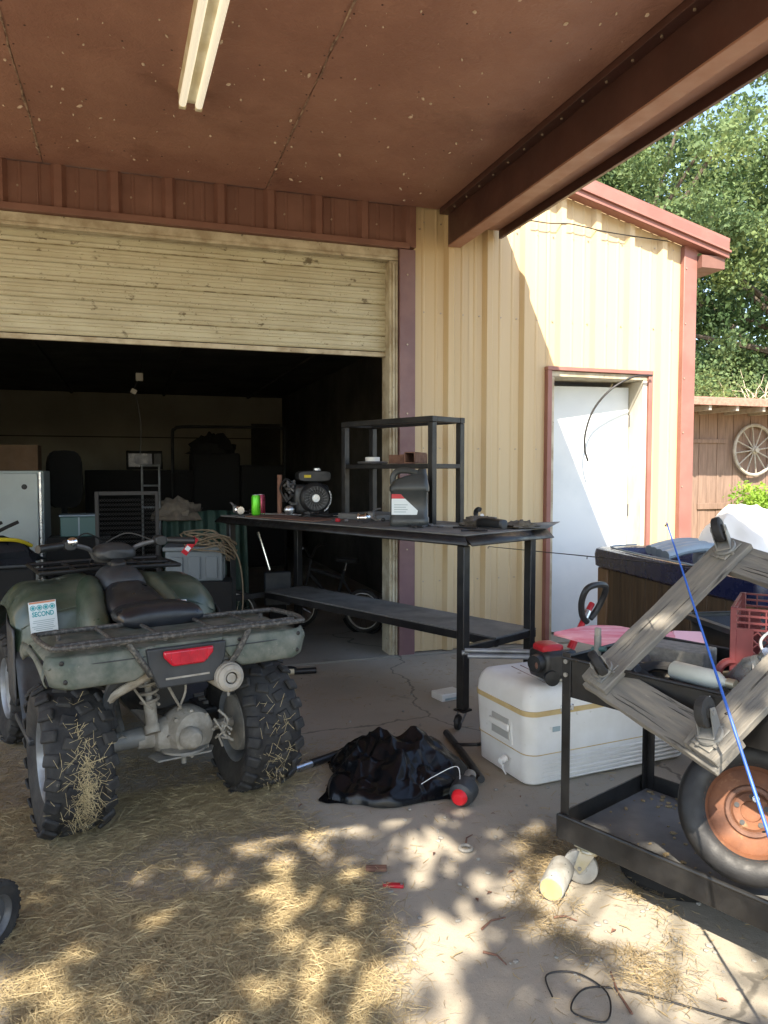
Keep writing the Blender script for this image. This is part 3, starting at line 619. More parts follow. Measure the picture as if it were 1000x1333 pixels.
for s in (-1, 1):
    tb([(ox + s*.235, -.41, .80), (ox + s*.19, -.42, .73), (ox + s*.155, -.405, .672)], .0115, 'rack_stay')
    tb([(ox + s*.42, -.1, zr_-.01), (ox + s*.42, -.1, .73)], .009, 'rack_stay')
# seat, pillion pad, body
def sect(y, hw, z0, z1, cx=0, p=2.6, n=20, flat=.25):
    out = []
    for j in range(n):
        t = 2 * PI * j / n; c, s_ = cos(t), sin(t)
        out.append((cx + hw * math.copysign(abs(c) ** (2 / p), c), y, (z0 + z1) / 2 + (z1 - z0) / 2 * math.copysign(abs(s_) ** (2 / p), s_)))
    return out
MB().loft([sect(*a) for a in ((-.085, .14, .79, .835, ox), (-.075, .168, .775, .855, ox), (.0, .178, .77, .868, ox), (.12, .172, .76, .862, ox), (.26, .14, .74, .835, ox), (.30, .10, .74, .80, ox))]).obj('seat', K['seat'], atv, smooth=60)
MB().loft([sect(*a) for a in ((.20, .10, .74, .80, ox), (.24, .125, .72, .835, ox), (.36, .135, .70, .86, ox), (.48, .125, .70, .89, ox), (.56, .105, .72, .905, ox), (.60, .06, .76, .89, ox))]).obj('seat_front', K['seat'], atv, smooth=60)
MB().loft([sect(*a) for a in ((.52, .06, .76, .90, ox), (.55, .10, .74, .935, ox), (.66, .115, .72, .955, ox), (.78, .105, .72, .95, ox), (.88, .075, .72, .93, ox), (.90, .04, .74, .9, ox))]).obj('tank_cover', K['gdark'], atv, smooth=60)
MB().cyl((ox, .70, .94), (ox, .69, .975), .04, .036, n=16).obj('fuel_cap', K['plas'], atv, bev=.006)
for s in (-1, 1):   # green side covers beside the seat
    MB().loft([sect(*a) for a in ((.10, .03, .58, .72, ox+s*.17), (.16, .05, .50, .765, ox+s*.185), (.34, .062, .48, .81, ox+s*.178), (.50, .07, .50, .875, ox+s*.160), (.64, .072, .55, .915, ox+s*.150), (.78, .06, .60, .905, ox+s*.13), (.88, .03, .64, .86, ox+s*.11))]).obj('side_cover', K['green'], atv, smooth=60)
# front fenders
for s in (-1, 1):
    def ff(u, v, s=s):
        path = [(.60, .40), (.575, .52), (.575, .66), (.60, .775), (.66, .835), (.78, .862), (.95, .865), (1.15, .845), (1.32, .79), (1.42, .70), (1.45, .62)]
        t = u * (len(path) - 1); i = min(int(t), len(path) - 2); f = t - i
        y = path[i][0] * (1 - f) + path[i+1][0] * f; z = path[i][1] * (1 - f) + path[i+1][1] * f
        x = .12 + .375 * v; e = max((v - .62) / .38, 0); k = max((v - .0), 0)
        inner = max((.3 - v) / .3, 0)
        z2 = z - .10 * e ** 2.2 * (1 if z > .6 else .3) + .03 * inner * (1 if z > .6 else 0)
        y2 = y + .05 * e ** 2 * (1 if y < .8 else -1)
        return (ox + s * (x + .012 * sin(PI * v)), y2, z2)
    MB().grid(ff, 30, 16).obj('front_fender', K['green'], atv, solid=.006, smooth=60)
    def wellf(u, v, s=s):
        x = .19 + .30 * v; y = .585 - .24 * u + .02 * v; z = .62 - .30 * u ** .7 - .02 * v; return (ox + s * x, y, z)
    MB().grid(wellf, 8, 8).obj('mud_guard', K['gdark'], atv, solid=.006, smooth=60)
    def sg(u, v, s=s): return (ox + s * (.492 + .01 * sin(PI * u)), .60 + .26 * u - .03 * v, .70 - .34 * v + .04 * u)
    MB().grid(sg, 6, 8).obj('side_guard', K['gdark'], atv, solid=.006, smooth=60)
    MB().box((ox + s * .37, .38, .315), (.26, .42, .03)).obj('foot_board', K['gdark'], atv, bev=.008)
    b = MB()
    for k in range(5): b.box((ox + s * .37, .24 + k * .065, .337), (.2, .018, .016))
    b.obj('foot_peg', K['mudsteel'], atv, bev=.003)
# decals
dk = bpy.data.objects.new('warning_sticker', None); col.objects.link(dk); dk.parent = atv; dk.location = (-.372 + ox, .563, .752); dk.rotation_euler = (R(84), R(-3), R(1))
MB().box((0, 0, 0), (.118, .150, .0016)).obj('paper', K['decal'], dk, smooth=0)
MB().box((0, .070, .0010), (.112, .008, .001)).obj('orange_band', K['orangep'], dk, smooth=0)
for k in range(4):
    MB().lathe([(.0, 0), (.0125, 0), (.0125, .001), (.0, .001)], o=(-.041 + k * .0275, .047, .0012), n=20).obj('round_icon', K['teal'], dk, smooth=0)
    MB().torus((-.041 + k * .0275, .047, .0024), (0, 0, 1), .008, .0012, 16, 4).obj('icon_mark', K['decal'], dk)
for k, ch in enumerate(('S', 'A', 'F', 'E', 'T', 'Y')[:0]): pass
text('SECOND', .030, K['teal'], dk, (0, .017, .0016), (0, 0, 0), 'lettering', .0008, sx=.78)
for k in range(7):
    MB().box((random.uniform(-.006, .006), -.012 - k * .0085, .0011), (.092 - .02 * (k % 3 == 2), .0028, .0006)).obj('text_line', K['greyp'], dk, smooth=0)
dk = bpy.data.objects.new('small_sticker', None); col.objects.link(dk); dk.parent = atv; dk.location = (.255 + ox, .5645, .745); dk.rotation_euler = (R(80), 0, 0)
MB().box((0, 0, 0), (.098, .056, .0016)).obj('paper', K['decal'], dk, smooth=0)
MB().box((0, .021, .001), (.09, .007, .001)).obj('orange_band', K['orangep'], dk, smooth=0)
for k in range(3): MB().box((0, .006 - k * .009, .001), (.05 - .012 * abs(k - 1), .006, .001)).obj('text_line', K['teal'], dk, smooth=0)
# steering: bars, grips, pod
hb = bpy.data.objects.new('handlebar', None); col.objects.link(hb); hb.parent = atv; hb.location = (ox, .80, 0); hb.rotation_euler = (0, 0, R(3))
MB().tube(spl([(-.37, -.13, 1.055), (-.24, -.06, 1.06), (-.12, 0, 1.03), (-.07, .02, .97), (.07, .02, .97), (.12, 0, 1.03), (.24, -.06, 1.06), (.37, -.13, 1.055)], 5), .012, 8).obj('bar', K['grsteel'], hb)
for s in (-1, 1):
    MB().cyl((s*.385, -.138, 1.055), (s*.265, -.073, 1.06), .019, .0175, n=12).obj('grip', K['plas'], hb)
    MB().loft([sect(y, .03, 1.035, 1.085, s*.225) for y in (-.085, -.02)]).obj('switch_block', K['plas'], hb, bev=.004)
    MB().tube([(s*.22, -.02, 1.05), (s*.28, .0, 1.05), (s*.37, -.045, 1.045)], [.008, .007, .006], 6).obj('brake_lever', K['grsteel'], hb)
MB().ell((-.215, -.075, 1.075), (.028, .02, .024)).obj('reservoir', K['chrome'], hb)
MB().tube(spl([(-.2, .0, 1.06), (-.1, .1, 1.10), (.05, .2, 1.0), (.05, .3, .9)], 5), .004, 5).obj('cable', K['cord'], hb)
MB().tube(spl([(.2, .0, 1.06), (.1, .12, 1.09), (-.02, .22, 1.0), (-.05, .3, .9)], 5), .004, 5).obj('cable', K['cord'], hb)
MB().loft([sect(*a) for a in ((-.085, .075, .985, 1.025), (-.06, .098, .965, 1.045), (.02, .10, .97, 1.055), (.07, .07, .985, 1.05))]).obj('display_pod', K['gdark'], hb, smooth=50)
MB().cyl((0, 0, .82), (0, -.02, .98), .035, n=12).obj('steering_column', K['plas'], hb)
# front rack
for y, r in ((.93, .011), (1.12, .009), (1.36, .011)): tb([(-.36, y, .905), (0, y, .912), (.36, y, .905)], r, 'front_rack_bar', 'bsteel')
for x in (-.36, -.18, 0, .18, .36): tb([(x, .93, .905), (x, 1.15, .908), (x, 1.36, .905)], .009, 'front_rack_bar', 'bsteel')
MB().loft([sect(*a) for a in ((.85, .12, .6, .85), (1.1, .14, .5, .84), (1.4, .12, .5, .78), (1.46, .06, .55, .7))]).obj('nose', K['gdark'], atv, smooth=60)
# running gear
MB().loft([sect(*a) for a in ((.06, .10, .40, .62), (.2, .14, .33, .66), (.7, .14, .30, .66), (1.15, .11, .32, .6))]).obj('engine_frame', K['plas'], atv)
MB().lathe([(.02, -.40), (.026, -.40), (.026, -.14), (.04, -.135), (.045, -.07), (.062, -.06), (.075, -.02), (.075, .05), (.06, .07), (.05, .10), (.03, .115), (.022, .12), (.022, .35), (.05, .355), (.05, .37)], o=(0, 0, .305), axis=(1, 0, 0), n=22).obj('rear_axle', K['mud'], atv)
MB().lathe([(.0, -.14), (.035, -.14), (.05, -.12), (.085, -.085), (.105, -.03), (.105, .03), (.09, .07), (.05, .09)], o=(.075, -.02, .315), axis=(.18, -1, 0), n=20).obj('differential', K['mud'], atv, smooth=40)
MB().lathe([(.0, -.02), (.045, -.02), (.045, .02), (.03, .04), (.0, .045)], o=(.055, -.135, .315), axis=(.18, -1, 0), n=14).obj('differential_cover', K['mud'], atv, smooth=40)
for k in range(8): a = 2*PI*k/8; MB().cyl((.075 + .095*cos(a), -.065, .315 + .095*sin(a)), (.075 + .095*cos(a), -.085, .315 + .095*sin(a)), .009, n=6).obj('bolt', K['mud'], atv)
MB().lathe([(.0, -.13), (.012, -.13), (.014, -.10), (.03, -.095), (.06, -.07), (.10, -.065), (.10, -.055), (.03, -.05)], o=(.05, -.05, .315), n=16).obj('drain_plate', K['mudsteel'], atv)
MB().prism([(-.10, -.06), (.13, -.06), (.16, .0), (.10, .07), (-.06, .07), (-.12, .02)], (.02, -.06, .232), (1, 0, 0), (0, 1, 0), .008).obj('skid_plate', K['mudsteel'], atv, bev=.003)
MB().cyl((-.285, 0, .305), (-.11, 0, .315), .036, .042, n=14).obj('axle_tube', K['mudsteel'], atv)
MB().tube([(-.055, -.02, .33), (-.06, .12, .36), (-.10, .32, .40)], [.028, .03, .035], 10).obj('swing_arm', K['mud'], atv)
MB().tube([(-.20, -.03, .32), (-.18, .15, .36), (-.15, .35, .42)], .022, 8).obj('swing_arm', K['mudsteel'], atv)
sk = MB().tube([(-.085, -.06, .355), (-.088, -.03, .47)], .026, 12); sk.tube([(-.088, -.03, .47), (-.092, .02, .66)], .014, 10); sk.cyl((-.0845, -.066, .34), (-.0855, -.05, .37), .034, n=12)
sh_ = sk.obj('shock_absorber', K['mud'], atv)
P_ = [];  n_ = 60
for i in range(n_ + 1): t = i / n_; a = t * 2 * PI * 5.5; P_.append((-.088 + .037*cos(a), -.045 + .06*t + .037*sin(a), .45 + .18 * t))
MB().tube(P_, .0065, 6).obj('spring', K['mud'], sh_)
mf = MB().lathe([(.0, .0), (.018, .0), (.018, .01), (.0185, .06), (.022, .06), (.024, -.004), (.036, -.008), (.043, -.004), (.050, .0), (.052, .012), (.056, .014), (.058, .03), (.058, .40), (.03, .46)], o=(.115, -.445, .628), axis=(.02, 1, -.03), n=28, cap=False).obj('muffler', K['mud'], atv, smooth=40)
MB().cyl((.12, -.40, .572), (.12, -.40, .548), .008, .005, n=8).obj('drain_nipple', K['mudsteel'], mf)
MB().tube(spl([(.1, .0, .60), (.12, .2, .55), (.05, .4, .5)], 5), .022, 8).obj('exhaust_pipe', K['mud'], atv)
MB().beam((.02, -.36, .70), (.16, -.36, .68), .012, .03).obj('muffler_bracket', K['mudsteel'], atv)
MB().tube(spl([(-.12, -.37, .70), (-.2, -.30, .63), (-.27, -.2, .56), (-.29, -.10, .48)], 5), .017, 8).obj('frame_tube', K['mud'], atv)
MB().tube(spl([(-.22, -.3, .68), (-.27, -.2, .6), (-.28, -.15, .5), (-.265, -.13, .42)], 5), .024, 8).obj('brake_hose', K['gdark'], atv)
MB().beam((-.25, .02, .70), (-.25, -.3, .74), .03, .04).obj('subframe', K['bsteel'], atv); MB().beam((.2, .02, .70), (.2, -.3, .74), .03, .04).obj('subframe', K['bsteel'], atv)
for k, (q, r) in enumerate((([(-.05, -.05, .6), (-.01, -.1, .5), (.03, -.08, .43)], .006), ([(.02, -.03, .62), (.05, -.09, .52), (.02, -.07, .42)], .005), ([(.19, -.10, .40), (.22, -.13, .36), (.20, -.12, .31), (.24, -.14, .27)], .006), ([(-.2, -.1, .6), (-.14, -.14, .5), (-.1, -.12, .46)], .005))):
    MB().tube(spl(q, 5), r, 6).obj('hose', K['mud'], atv)
rn = random.Random(9); b = MB()
for k in range(9): p = Vector((.195 + rn.uniform(-.02, .03), -.11 + rn.uniform(-.02, .02), .33 + rn.uniform(-.06, .05))); d = Vector((rn.uniform(-1, 1), rn.uniform(-1, 0), rn.uniform(-1, 1))).normalized() * .03; b.cyl(p - d, p + d, .005, n=6)
b.obj('brake_linkage', K['mud'], atv)
MB().lathe([(.03, 0), (.12, .005), (.125, .03), (.05, .035)], o=(.29, 0, .3), axis=(1, 0, 0), n=24).obj('brake_drum', K['mudsteel'], atv)
from mathutils import noise as mn
# ------------------------------------------------------------------ workbench (x toward the near end, y toward the wall)
TB = (1.651, 3.613, 0); TR = -65.06; ZT = 1.05
tbl = thing('workbench', 'long black steel workbench on casters with a dusty lower shelf', 'workbench', TB, TR)
MB().bx(-2.33, .05, -.05, .685, ZT - .008, ZT).obj('table_top', K['dusty'], tbl, bev=.002)
for y in (-.035, .625): MB().bx(-2.30, .03, y, y + .04, ZT - .062, ZT - .009).obj('apron_rail', K['bsteel'], tbl, bev=.003)
for x in (-2.295, -.012): MB().bx(x, x + .04, .006, .624, ZT - .060, ZT - .0095).obj('apron_rail', K['bsteel'], tbl, bev=.003)
b = MB(); b.add([(.05, -.05, ZT - .009), (.10, -.05, ZT - .055), (.10, .685, ZT - .055), (.05, .685, ZT - .009)], [(0, 1, 2, 3)]); b.obj('flared_lip', K['bsteel'], tbl, solid=.006)
b = MB(); b.add([(-2.33, -.05, ZT - .009), (.05, -.05, ZT - .009), (.10, -.085, ZT - .050), (-2.36, -.085, ZT - .050)], [(0, 1, 2, 3)]); b.obj('flared_lip', K['bsteel'], tbl, solid=.006)
for i, (x, y) in enumerate(((0, 0), (-2.27, 0), (-2.27, .62), (-.02, .62))):
    MB().bx(x - .025, x + .025, y - .025, y + .025, .115, ZT - .063).obj('leg', K['bsteel'], tbl, bev=.004)
    MB().bx(x - .035, x + .035, y - .035, y + .035, .104, .114).obj('caster_plate', K['bsteel'], tbl)
    cs = MB(); cs.lathe([(.0, -.014), (.036, -.014), (.042, -.008), (.042, .008), (.036, .014), (.0, .014)], o=(x - .015, y - .02, .044), axis=(1, .5, 0), n=18)
    c_ = cs.obj('caster_wheel', K['plas'], tbl); fk = MB()
    for s in (-1, 1): fk.beam((x - .015 + s*.019, y - .02 + s*.01, .044), (x + s*.019, y + s*.01, .104), .03, .004, up=(1, .5, 0))
    fk.obj('caster_fork', K['grsteel'], c_)
for x in (-2.27, -.02): MB().bx(x - .02, x + .02, .03, .59, .405, .445).obj('end_rail', K['bsteel'], tbl, bev=.003)
MB().bx(-2.25, -.0, .28, .66, .447, .455).obj('lower_shelf', K['dusty'], tbl)
MB().bx(-2.25, -.0, .278, .305, .40, .446).obj('shelf_rail', K['bsteel'], tbl, bev=.003); MB().bx(-2.25, -.0, .63, .66, .40, .446).obj('shelf_rail', K['bsteel'], tbl, bev=.003)
def onT(x, y, z=0): 
    a = R(TR); return (TB[0] + x * cos(a) - y * sin(a), TB[1] + x * sin(a) + y * cos(a), ZT + z)
# steel rack standing on the bench
rk_ = thing('steel_rack', 'small black steel rack standing at the back of the workbench', 'rack', onT(-.99, .51), TR)
for x in (-.41, .41):
    for y in (-.13, .13): MB().bx(x - .02, x + .02, y - .02, y + .02, 0, .63).obj('post', K['bsteel'], rk_, bev=.003)
for y in (-.13, .13):
    MB().bx(-.432, .432, y - .021, y + .021, .631, .667).obj('top_rail', K['bsteel'], rk_, bev=.003)
    MB().bx(-.389, .389, y - .018, y + .018, .345, .375).obj('shelf_rail', K['bsteel'], rk_, bev=.003)
for x in (-.41, .41):
    MB().bx(x - .02, x + .02, -.108, .108, .632, .666).obj('top_rail', K['bsteel'], rk_, bev=.003); MB().bx(x - .018, x + .018, -.11, .11, .346, .374).obj('shelf_rail', K['bsteel'], rk_, bev=.003)
MB().bx(-.389, .389, -.112, .112, .352, .368).obj('shelf', K['bsteel'], rk_)
MB().bx(-.42, -.03, -.19, .17, .002, .04).obj('base_plate', K['dusty'], rk_, bev=.004)
def tt(name, label, cat, x, y, z=0, rz=0, group=None): return thing(name, label, cat, onT(x, y, z + .001), TR + rz, group)
# square tube, disc, on the rack shelf
o = tt('square_tube', 'short rusty square steel tube on the rack shelf', 'tube', -.78, .44, .378, 25)
b = MB()
for q in ((-.035, .035, .0, .006), (-.035, .035, .064, .07)): b.bx(q[0], q[1], -.12, .12, q[2], q[3])
for q in ((-.035, -.029), (.029, .035)): b.bx(q[0], q[1], -.12, .12, .0061, .0639)
b.obj('tube_wall', K['rustbr'], o, bev=.002)
o = tt('rusty_channel', 'rusty steel channel lying behind the square tube', 'channel', -.95, .54, .378, 0)
b = MB().bx(-.14, .14, -.04, .04, 0, .006); b.bx(-.14, .14, -.04, -.034, .006, .06); b.bx(-.14, .14, .034, .04, .006, .06); b.obj('channel_body', K['rustbr'], o)
o = tt('tape_roll', 'pale round disc with a ring on top, on the rack shelf', 'disc', -1.22, .47, .378)
MB().lathe([(.02, 0), (.10, 0), (.105, .008), (.10, .016), (.02, .016)], n=28).obj('disc', K['grsteel'], o); MB().lathe([(.045, .017), (.05, .017), (.05, .045), (.04, .045)], n=24).obj('ring', K['white'], o)
# jug
jg = tt('oil_jug', 'dark grey plastic jug with handle and a red and white label on the bench', 'jug', -.60, .20, 0, 65 - 20)
def js(z, w, d, r, dx=0): return [(x + dx, y, z) for x, y in rrect(w, d, r, 5)]
MB().loft([js(0, .225, .15, .03), js(.008, .235, .16, .035), js(.05, .235, .16, .035), js(.056, .225, .15, .035), js(.205, .225, .15, .035), js(.212, .238, .162, .035), js(.235, .236, .16, .035), js(.275, .20, .13, .03, .01), js(.30, .13, .09, .03, .045), js(.315, .06, .06, .028, .075), js(.34, .05, .05, .024, .078), js(.342, .046, .046, .022, .078)]).obj('body', K['jug'], jg, smooth=50)
MB().tube(spl([(-.095, 0, .245), (-.098, 0, .29), (-.075, 0, .325), (-.02, 0, .332), (.04, 0, .318), (.065, 0, .30)], 6), .019, 10, flat=1.0).obj('handle', K['jug'], jg)
lb = MB().prism([(-.10, -.06), (.05, -.06), (.055, -.035), (-.02, .035), (-.10, .035)], (-.005, -.0752, .13), (1, 0, 0), (0, 0, 1), .0015).obj('label', K['decal'], jg, smooth=0)
MB().prism([(-.10, .0355), (-.022, .0355), (-.045, .062), (-.10, .062)], (-.005, -.0752, .13), (1, 0, 0), (0, 0, 1), .0015).obj('red_label', K['redp'], jg, smooth=0)
for k in range(4): MB().bx(-.09, -.02 + .01 * (k % 2), -.0775, -.0768, .085 + k * .014, .089 + k * .014).obj('print_line', K['greyp'], lb, smooth=0)
# engine
en = tt('small_engine', 'small black petrol engine with round pull starter on the bench', 'engine', -1.86, .40, 0, 62)
MB().box((.03, .05, .12), (.26, .2, .22)).obj('crankcase', K['plas'], en, bev=.03)
MB().lathe([(.0, .0), (.05, 0), (.06, -.01), (.09, -.012), (.105, .0), (.115, .02), (.118, .05)], o=(.05, -.08, .13), axis=(0, 1, 0), n=32).obj('starter_cover', K['plas'], en)
MB().lathe([(.0, -.006), (.028, -.006), (.03, .004)], o=(.05, -.088, .13), axis=(0, 1, 0), n=20).obj('starter_hub', K['alu'], en)
for k in range(20):
    a = 2*PI*k/20; MB().beam((.05 + .045*cos(a), -.093, .13 + .045*sin(a)), (.05 + .085*cos(a+.2), -.0935, .13 + .085*sin(a+.2)), .004, .004, up=(0, 1, 0)).obj('vent_slot', K['grsteel'], en)
MB().loft([sect(y, .12, .25, .33, .05, 4) for y in (-.05, .14)]).obj('fuel_tank', K['plas'], en, bev=.006)
MB().cyl((.08, .03, .33), (.08, .03, .352), .03, n=16).obj('tank_cap', K['alu'], en, bev=.004)
MB().bx(-.03, .02, -.0535, -.051, .28, .30).obj('yellow_tag', K['yellow'], en)
MB().torus((.05, -.085, .13), (0, 1, 0), .112, .006, 30, 6, a0=-.5, a1=1.0).obj('chrome_guard', K['alu'], en)
b = MB(); rn = random.Random(3)
for k in range(14): p = Vector((-.13 + rn.uniform(-.04, .04), rn.uniform(-.05, .08), .06 + rn.uniform(0, .2))); d = Vector((rn.uniform(-1, 1), rn.uniform(-1, 1), rn.uniform(-1, 1))).normalized() * .03; b.cyl(p - d, p + d, .011, n=7)
b.obj('carburettor', K['grsteel'], en); MB().tube(spl([(-.10, -.02, .22), (-.16, -.05, .27), (-.2, 0, .2), (-.15, 0, .1)], 5), .007, 6).obj('hose', K['cord'], en)
MB().cyl((-.20, .03, .0), (-.20, .02, .30), .018, n=10).obj('pipe', K['rustbr'], en); MB().ell((-.14, -.05, .045), (.04, .03, .035)).obj('muffler', K['alu'], en)
# cans
for nm, lab, x, y, mt in (('drink_can', 'tall bright green drink can standing on the bench corner', -2.13, .13, 'greencan'), ('drink_can', 'red and pink drink can behind the green can', -2.20, .22, 'pinkcan')):
    o = tt(nm, lab, 'can', x, y)
    MB().lathe([(.024, 0), (.031, .008), (.033, .012), (.033, .135), (.028, .147), (.0265, .151)], n=24).obj('body', K[mt], o); MB().lathe([(.0, .146), (.0255, .146), (.0268, .151), (.0265, .1525)], n=24).obj('rim', K['alu'], o); MB().box((.004, 0, .1475), (.018, .011, .0015)).obj('pull_tab', K['alu'], o)
# fishing reels
def reel(label, x, y, rz):
    o = tt('fishing_reel', label, 'reel', x, y, 0, rz, 'fishing reels on the bench')
    MB().lathe([(.0, -.05), (.028, -.05), (.03, -.04), (.022, -.035), (.022, -.01), (.032, -.005), (.034, .005), (.02, .03), (.0, .04)], o=(0, 0, .036), axis=(1, .2, 0), n=20).obj('spool', K['chrome'], o)
    MB().tube(spl([(.03, 0, .04), (.06, -.02, .03), (.08, -.06, .025), (.12, -.09, .03)], 4), .006, 6).obj('crank', K['alu'], o); MB().ell((.125, -.09, .03), (.014, .01, .012)).obj('knob', K['plas'], o)
    MB().torus((0, 0, .038), (0, 1, .3), .036, .004, 20, 6, a0=0, a1=PI).obj('bail', K['chrome'], o); MB().box((.03, .03, .045), (.05, .03, .06)).obj('gear_body', K['grsteel'], o, bev=.01)
    MB().tube([(.04, .03, .06), (.05, .05, .085), (.09, .06, .09)], .007, 6).obj('foot', K['grsteel'], o)
reel('silver fishing reel with its crank out, left of the red can', -2.25, .06, 150); reel('small silver fishing reel beside the jug on the bench', -.93, .14, 40)
tag(MB().tube([onT(-2.2, .12, .012), onT(-1.5, .42, .012)], [.006, .003], 6).obj('fishing_rod', K['alu']), 'thin grey rod lying across the bench beside the cans', 'rod')
tag(MB().bx(-.42, .34, -.13, .13, .0, .006).obj('rusty_plate', K['rustbr'], loc=onT(-1.62, .12, .001), rot=(0, 0, R(TR + 2))), 'flat rusty brown steel plate on the bench top', 'plate')
def lump(c, rad, seed, m, name, parent=None, n=22, mm=14, amp=.35, fr=3.0, flatb=True, loc=None, ridged=False):
    b = MB(); V = []
    for i in range(mm + 1):
        t = PI * i / mm; ring = []
        for j in range(n):
            a = 2*PI*j/n; d = Vector((max(sin(t), .02)*cos(a), max(sin(t), .02)*sin(a), cos(t)))
            q = mn.noise(d * fr + Vector((seed, seed * 2.3, 0))); q = (1 - 2 * abs(q)) * .6 if ridged else q
            k = 1 + amp * q + amp * .5 * mn.noise(d * fr * 2.7 + Vector((0, seed, 3)))
            p = Vector((d.x*rad[0]*k, d.y*rad[1]*k, d.z*rad[2]*k))
            if flatb and p.z < 0: p.z *= .08
            ring.append(p + Vector(c))
        V.append(ring)
    return b.loft(V).obj(name, m, parent, loc=loc or (0, 0, 0), smooth=50)
tag(lump((0, 0, .005), (.12, .09, .05), 3, K['rag'], 'dirty_rag', loc=onT(-.30, .50, .002), amp=.5), 'crumpled dirty brown rag at the far bench end', 'rag')
tag(lump((0, 0, .004), (.10, .07, .035), 8, K['rag'], 'work_glove', loc=onT(-.02, .52, .002), amp=.6), 'dusty crumpled work glove near the bench corner by the door', 'glove')
o = tt('hand_tool', 'black hand tool with a thick grip lying on the bench end', 'tool', -.14, .40, 0, 75)
MB().loft([sect(y, hw, .004, h, 0, 3) for y, hw, h in ((-.13, .02, .04), (-.12, .03, .055), (0, .034, .062), (.08, .03, .058), (.12, .016, .045))]).obj('body', K['plas'], o); MB().tube([(0, .12, .025), (.0, .2, .02)], .009, 8).obj('nose', K['grsteel'], o); MB().box((0, -.02, .063), (.016, .06, .006)).obj('trigger_plate', K['grsteel'], o)
rn = random.Random(12)
for k in range(7):
    x, y = rn.uniform(-.55, .0), rn.uniform(.10, .35); o = tt('pliers' if k % 2 else 'wrench', ('grey wrench lying nearest the jug on the bench', 'dark pliers lying just behind the bench front edge', 'grey wrench in the middle of the loose tools', 'dark pliers beside the black hand tool', 'grey wrench close to the bench end', 'dark pliers closest to the bench corner', 'grey wrench in front of the rag')[k], 'hand tool', x, y, 0, rn.uniform(0, 180), 'tools at the near bench end')
    if k % 2:
        for s in (-1, 1): MB().tube(spl([(s*.022, -.09, .008), (s*.016, -.03, .008), (s*.003, 0, .009), (-s*.006, .05, .008)], 4), .006, 6).obj('jaw_and_grip', K['bsteel'], o)
    else:
        MB().beam((0, -.08, .007), (0, .08, .007), .014, .006).obj('shank', K['grsteel'], o); MB().torus((0, .09, .007), (0, 0, 1), .014, .006, 14, 6, a0=-.3, a1=4.0).obj('jaw', K['grsteel'], o)
o = tt('metal_sheet', 'bent thin dark metal sheet overhanging the bench corner near the door', 'sheet', .0, .64, 0, 20)
b = MB(); b.add([(-.16, -.12, .006), (.10, -.12, .004), (.12, .10, .03), (-.14, .10, .012)], [(0, 1, 2, 3)]); b.obj('plate', K['dusty'], o, solid=.003)
o = tt('metal_clamp', 'dark bent clamp lying on the bench behind the jug', 'clamp', -.40, .62, 0)
MB().torus((0, 0, .05), (.3, 1, .2), .042, .016, 22, 8, a0=.2, a1=5).obj('band', K['gdark'], o); MB().cyl((.03, -.02, .02), (.06, -.05, .06), .012, n=8).obj('bolt', K['white'], o)
o = tt('scrap_bits', 'small red and grey scraps lying beside the rusty plate', 'scraps', -1.15, .10, 0)
MB().box((0, 0, .012), (.03, .02, .024)).obj('red_block', K['redp'], o, bev=.004); MB().box((-.06, .03, .008), (.06, .015, .012)).obj('grey_clip', K['grsteel'], o, bev=.003); MB().ell((.05, .03, .012), (.02, .014, .012)).obj('nut', K['grsteel'], o)
tag(lump((0, 0, .003), (.13, .06, .03), 15, K['plas'], 'cable_tangle', loc=onT(-1.62, .32, .002), amp=.7, fr=5), 'tangled dark cables lying under the engine', 'cables')

# ------------------------------------------------------------------ cooler
ck = thing('cooler', 'large white picnic cooler with ribbed base and tan band beneath the lid', 'cooler', (1.605, 2.83, 0), 5.8)
L_, W_ = .90, .44
def cr(z, g=0, r=.06): return [(x + L_/2, y + W_/2, z) for x, y in rrect(L_ + 2*g, W_ + 2*g, r, 6)]
MB().loft([cr(.0, -.022, .05), cr(.012, -.006), cr(.13, -.002), cr(.136, .0), cr(.15, .0), cr(.315, .008)]).obj('body', K['cool'], ck, smooth=50)
MB().loft([cr(.3155, .010), cr(.338, .012)]).obj('gasket_band', K['coolband'], ck, smooth=50)
MB().loft([cr(.3385, .008), cr(.38, .006), cr(.412, -.004), cr(.434, -.022, .05), cr(.443, -.05, .04), cr(.445, -.12, .02)]).obj('lid', K['cool'], ck, smooth=50)
for k in range(6):
    z = .022 + k * .019; P = [p for p in cr(z, .007) if p[1] < .03 and p[0] > .05]
    P.sort(key=lambda p: p[0]); P = [(.07, -.004, z)] + [p for p in P if p[0] > .2]
    MB().tube(P, [.002] + [.0075] * (len(P) - 1), 6).obj('rib', K['cool'], ck)
MB().bx(.12, .16, -.0105, -.009, .24, .262).obj('maker_label', K['greyp'], ck, smooth=0)
MB().tube([p for p in cr(.142, .0015)], .0022, 5, closed=True).obj('body_seam', K['coolband'], ck)
MB().bx(-.006, .003, .12, .30, .155, .29).obj('handle_frame', K['cool'], ck, bev=.01)
MB().bx(-.010, -.005, .14, .28, .175, .268).obj('handle_recess', M('recess', (.36, .355, .33), .6), ck, bev=.004)
MB().bx(-.022, -.009, .13, .29, .215, .245).obj('handle_grip', K['cool'], ck, bev=.005)
MB().cyl((-.012, .16, .085), (-.045, .15, .078), .018, .014, n=12).obj('drain_plug', K['cool'], ck); MB().tube(spl([(-.02, .16, .07), (-.03, .15, .045), (-.02, .14, .02)], 4), .004, 6).obj('plug_strap', K['cool'], ck)
for x in (.16, .62): MB().bx(x, x + .07, -.014, -.005, .325, .352).obj('latch', K['alu'], ck, bev=.003)
b = MB()
for k in range(4): b.tube([(.12 + k * .05, .05, .4425), (.14 + k * .05, .34, .4455)], .002, 5)
